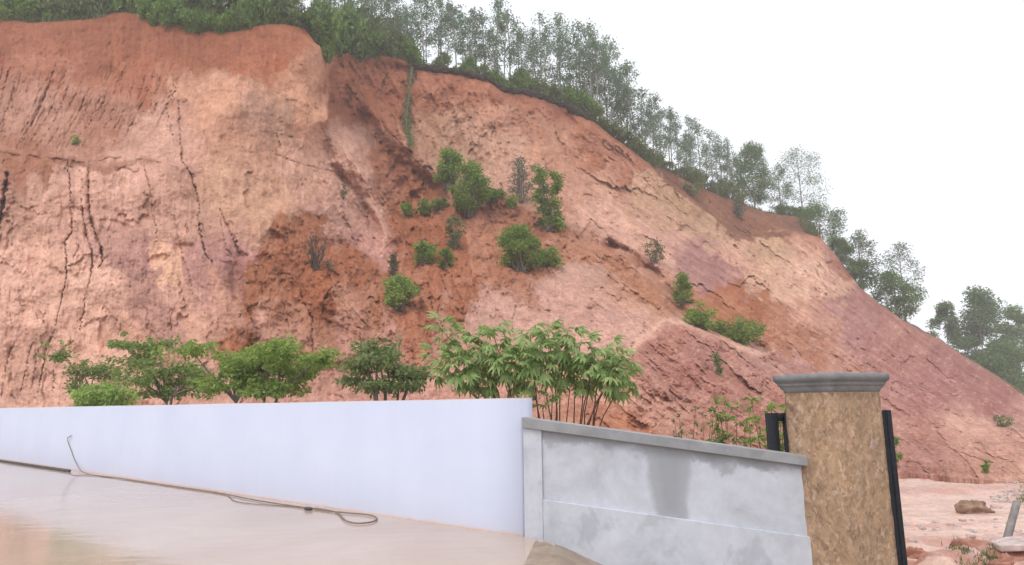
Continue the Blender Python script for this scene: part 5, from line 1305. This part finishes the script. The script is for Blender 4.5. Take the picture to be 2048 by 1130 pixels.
def wall_pt(px, py, off=0.03):
    r = rays(np.array(px, float), np.array(py, float)); t = ((WR - CAM) @ wnrm - off) / (r @ wnrm); return CAM + r * t
ground_tube('garden_hose', 'muddy brown hose rising on the white wall and trailing along its foot', 'hose',
    [tuple(wall_pt(143, 871)), tuple(wall_pt(135, 878, 0.05)), tuple(wall_pt(142, 900)), tuple(wall_pt(152, 925, .04)), (170, 944), (230, 951), (300, 958), (370, 972), (440, 986), (500, 998), (560, 1008), (618, 1016), (660, 1022), (700, 1026), (740, 1030), (754, 1037), (742, 1044), (712, 1046), (690, 1040), (676, 1026), (655, 1020), (630, 1016)], 0.0115, 'hose')
ground_tube('thin_cable', 'thin brown cable lying beside the hose on the flooded yard', 'cable',
    [(128, 936), (148, 950), (190, 952), (260, 953), (330, 964), (400, 980), (450, 988), (470, 1002), (510, 1008), (570, 1012), (622, 1018)], 0.007, 'hose', 0.012)
ground_tube('dark_pipe', 'straight dark pipe lying at the foot of the white wall', 'pipe', [(-160, 902), (-60, 911), (20, 919), (80, 926), (140, 932)], 0.035, 'pipe', 0.035)
def build_joint():
    p = gp(617, 1017, 0.03); mb = MB(); mb.tube([(-0.07, 0.03, 0), (-0.03, 0.012, 0), (0.03, -0.012, 0), (0.07, -0.03, 0)], [0.022, 0.03, 0.03, 0.022], 8)
    tag(obj('hose_joint', mb.mesh('hose_joint', MAT['pipe'], True), None, p), 'small dark coupling where the hose reaches its loop', 'coupling')
build_joint()

# ------------------------------------------------------------------ things on the mud flat
MAT['clod'] = plain_mat('red_clod', (0.36, 0.17, 0.12), 0.95, 0.15, 0.3, 5, 0.7, 0.03)
MAT['mound'] = plain_mat('brown_mound', (0.29, 0.185, 0.13), 0.95, 0.15, 0.45, 5, 0.9, 0.05)
MAT['rubble'] = plain_mat('pale_rubble', (0.50, 0.40, 0.37), 0.9, 0.2, 0.3, 6, 0.5, 0.02)
def lump(seed, rx, ry, rz, mat, name, rough=0.25, nu=22, nv=9):
    u = np.linspace(0, 2 * np.pi, nu, endpoint=False); v = np.linspace(-0.35, np.pi / 2, nv)
    V = np.stack([np.cos(v)[:, None] * np.cos(u), np.cos(v)[:, None] * np.sin(u), np.broadcast_to(np.sin(v)[:, None], (nv, nu))], -1).reshape(-1, 3)
    k = 1 + rough * (fbm(V[:, 0] * 1.6 + seed * 3, V[:, 1] * 1.6 + V[:, 2] * 1.3, 4, seed) * 1.6); V = V * k[:, None] * np.array([rx, ry, rz])
    i = np.arange(nv - 1)[:, None] * nu; j = np.arange(nu)[None]
    q = np.stack([i + j, i + (j + 1) % nu, i + nu + (j + 1) % nu, i + nu + j], -1).reshape(-1, 4)
    return mesh_arrays(name, V, [q], MAT[mat], True)
def ground_spot(px, py):
    z = -1.15
    for _ in range(6):
        p = gp(px, py, z); z = float(ground_z(p[0], p[1]))
    p[2] = z; return p
for sd, px, py, hw, hh, mt, nm, lab in (
    (1, 1945, 1024, 32, 19, 'mound', 'soil_mound', 'low brown soil mound alone on the pale mud flat'),
    (2, 1948, 1094, 38, 20, 'clod', 'soil_lump', 'broad red soil lump with weeds at its foot'),
    (3, 1826, 1112, 22, 16, 'clod', 'soil_lump', 'red soil lump beside the foot of the steel gate post'),
    (4, 2016, 1136, 30, 20, 'clod', 'soil_lump', 'deep red clod in front of the tilted slab'),
    (5, 1876, 1134, 18, 14, 'clod', 'soil_lump', 'small red clod between the two larger lumps'),
    (6, 1926, 948, 10, 7, 'rubble', 'pale_stone', 'pale stone at the foot of the slope')):
    p = ground_spot(px, py); m = p[1] / F
    tag(obj(nm, lump(sd, hw * m, hw * m * 0.8, hh * m, mt, nm, 0.45, 40, 16), None, p), lab, 'stone' if 'stone' in nm else 'soil lump')
def build_flat_things():
    p = ground_spot(2012, 1088); top = at(2034, 1004, p[1] + 0.15); mb = MB()
    d = top - p; b = p - d * 0.08
    mb.tube([b - p, d * 0.5, d], [0.075, 0.07, 0.068], 8)
    tag(obj('leaning_post', mb.mesh('leaning_post', MAT['concrete_post']), None, p), 'leaning grey concrete post at the edge of the mud flat', 'post')
    p = ground_spot(2042, 1106); mb = MB(); w = 0.62; V = []
    for z in (0.10, 0.22):
        for x, y in ((-0.52, -0.2), (0.1, -0.42), (0.6, -0.3), (0.66, 0.3), (0.0, 0.36), (-0.44, 0.2)): V.append((x, y, z + 0.10 * x))
    me = bpy.data.meshes.new('concrete_slab')
    me.from_pydata(V, [], [list(range(5, -1, -1)), list(range(6, 12))] + [(i, (i + 1) % 6, (i + 1) % 6 + 6, i + 6) for i in range(6)]); me.materials.append(MAT['rubble']); me.update()
    o = obj('concrete_slab', me, None, p); bv = o.modifiers.new('edge', 'BEVEL'); bv.width = 0.02; bv.segments = 2
    tag(o, 'tilted broken pale slab below the leaning post', 'slab')
    rs = np.random.RandomState(3); mb = MB()
    def bits(n, fn, lo, hi):
        for k in range(n):
            c = fn(); s = lo + (hi - lo) * rs.rand() ** 2
            V = rs.normal(size=(8, 3)) * 0.18 + np.array([(x, y, z) for x in (-1, 1) for y in (-1, 1) for z in (-0.6, 0.6)])
            mb.add(c + V * s * 0.5, [(0, 1, 3, 2), (4, 6, 7, 5), (0, 4, 5, 1), (2, 3, 7, 6), (0, 2, 6, 4), (1, 5, 7, 3)])
    bits(90, lambda: ground_spot(rs.uniform(1800, 2060), rs.uniform(1040, 1140)), 0.03, 0.14)
    bits(60, lambda: ground_spot(rs.normal(2020, 18), rs.normal(990, 12)), 0.05, 0.2)
    tag(obj('rubble', mb.mesh('rubble', MAT['rubble'])), 'pale rubble strewn over the mud flat', 'rubble', None, 'stuff')
    mb = MB(); B = []
    for k in range(900):
        i = rs.randint(5); c = ((1922, 1100, 12, 5), (1985, 1112, 14, 7), (1958, 1126, 22, 6), (2044, 985, 6, 12), (1990, 952, 30, 4))[i]
        B.append(ground_spot(c[0] + rs.normal() * c[2], c[1] + rs.normal() * c[3]))
    blades(mb, np.array(B), 0.09, rs, 1.4, 0.008)
    tag(obj('weeds', mb.mesh('weeds', MAT['grass'])), 'short weeds around the soil lumps', 'weeds', None, 'stuff')
build_flat_things()
def build_debris():
    rs = np.random.RandomState(8); mb = MB(); N = 600
    px = np.concatenate([rs.uniform(440, 1250, N), rs.uniform(1250, 2060, N)]); py = np.concatenate([rs.uniform(380, 740, N), rs.uniform(640, 960, N)])
    d, mk, mk2 = hill_depth(px, py); keep = (py > np.interp(px, RIDGE[:, 0], RIDGE[:, 1]) + 12) & ((mk > 0.5) | ((px > 1250) & (rs.rand(2 * N) < 0.35))) & (py < np.interp(px, TOE[:, 0], TOE[:, 1]))
    P = at(px[keep], py[keep], d[keep])
    for c, D in zip(P, d[keep]):
        s = D / F * (1.0 + 3.2 * rs.rand() ** 3)
        V = rs.normal(size=(8, 3)) * 0.25 + np.array([(x, y, z) for x in (-1, 1) for y in (-1, 1) for z in (-0.8, 0.8)])
        mb.add(c + V * s, [(0, 1, 3, 2), (4, 6, 7, 5), (0, 4, 5, 1), (2, 3, 7, 6), (0, 2, 6, 4), (1, 5, 7, 3)])
    tag(obj('debris', mb.mesh('debris', MAT['clod'])), 'crumbled red clods lying over the slip and lower slope', 'debris', None, 'stuff')
build_debris()

# ------------------------------------------------------------------ damp air
def build_haze():
    mb = MB(); mb.box(-280, 280, -280, 280, -6.5, 62)
    m = bpy.data.materials.new('haze_air'); m.use_nodes = True; nt = m.node_tree; nt.nodes.remove(nt.nodes['Principled BSDF'])
    v = nt.nodes.new('ShaderNodeVolumePrincipled'); v.inputs['Color'].default_value = (0.95, 0.97, 1.0, 1); v.inputs['Density'].default_value = 0.0013
    v.inputs['Anisotropy'].default_value = 0.2
    nt.links.new(v.outputs[0], nt.nodes['Material Output'].inputs['Volume'])
    tag(obj('haze', mb.mesh('haze', m)), 'thin damp haze in the air', 'haze', None, 'stuff')
build_haze()
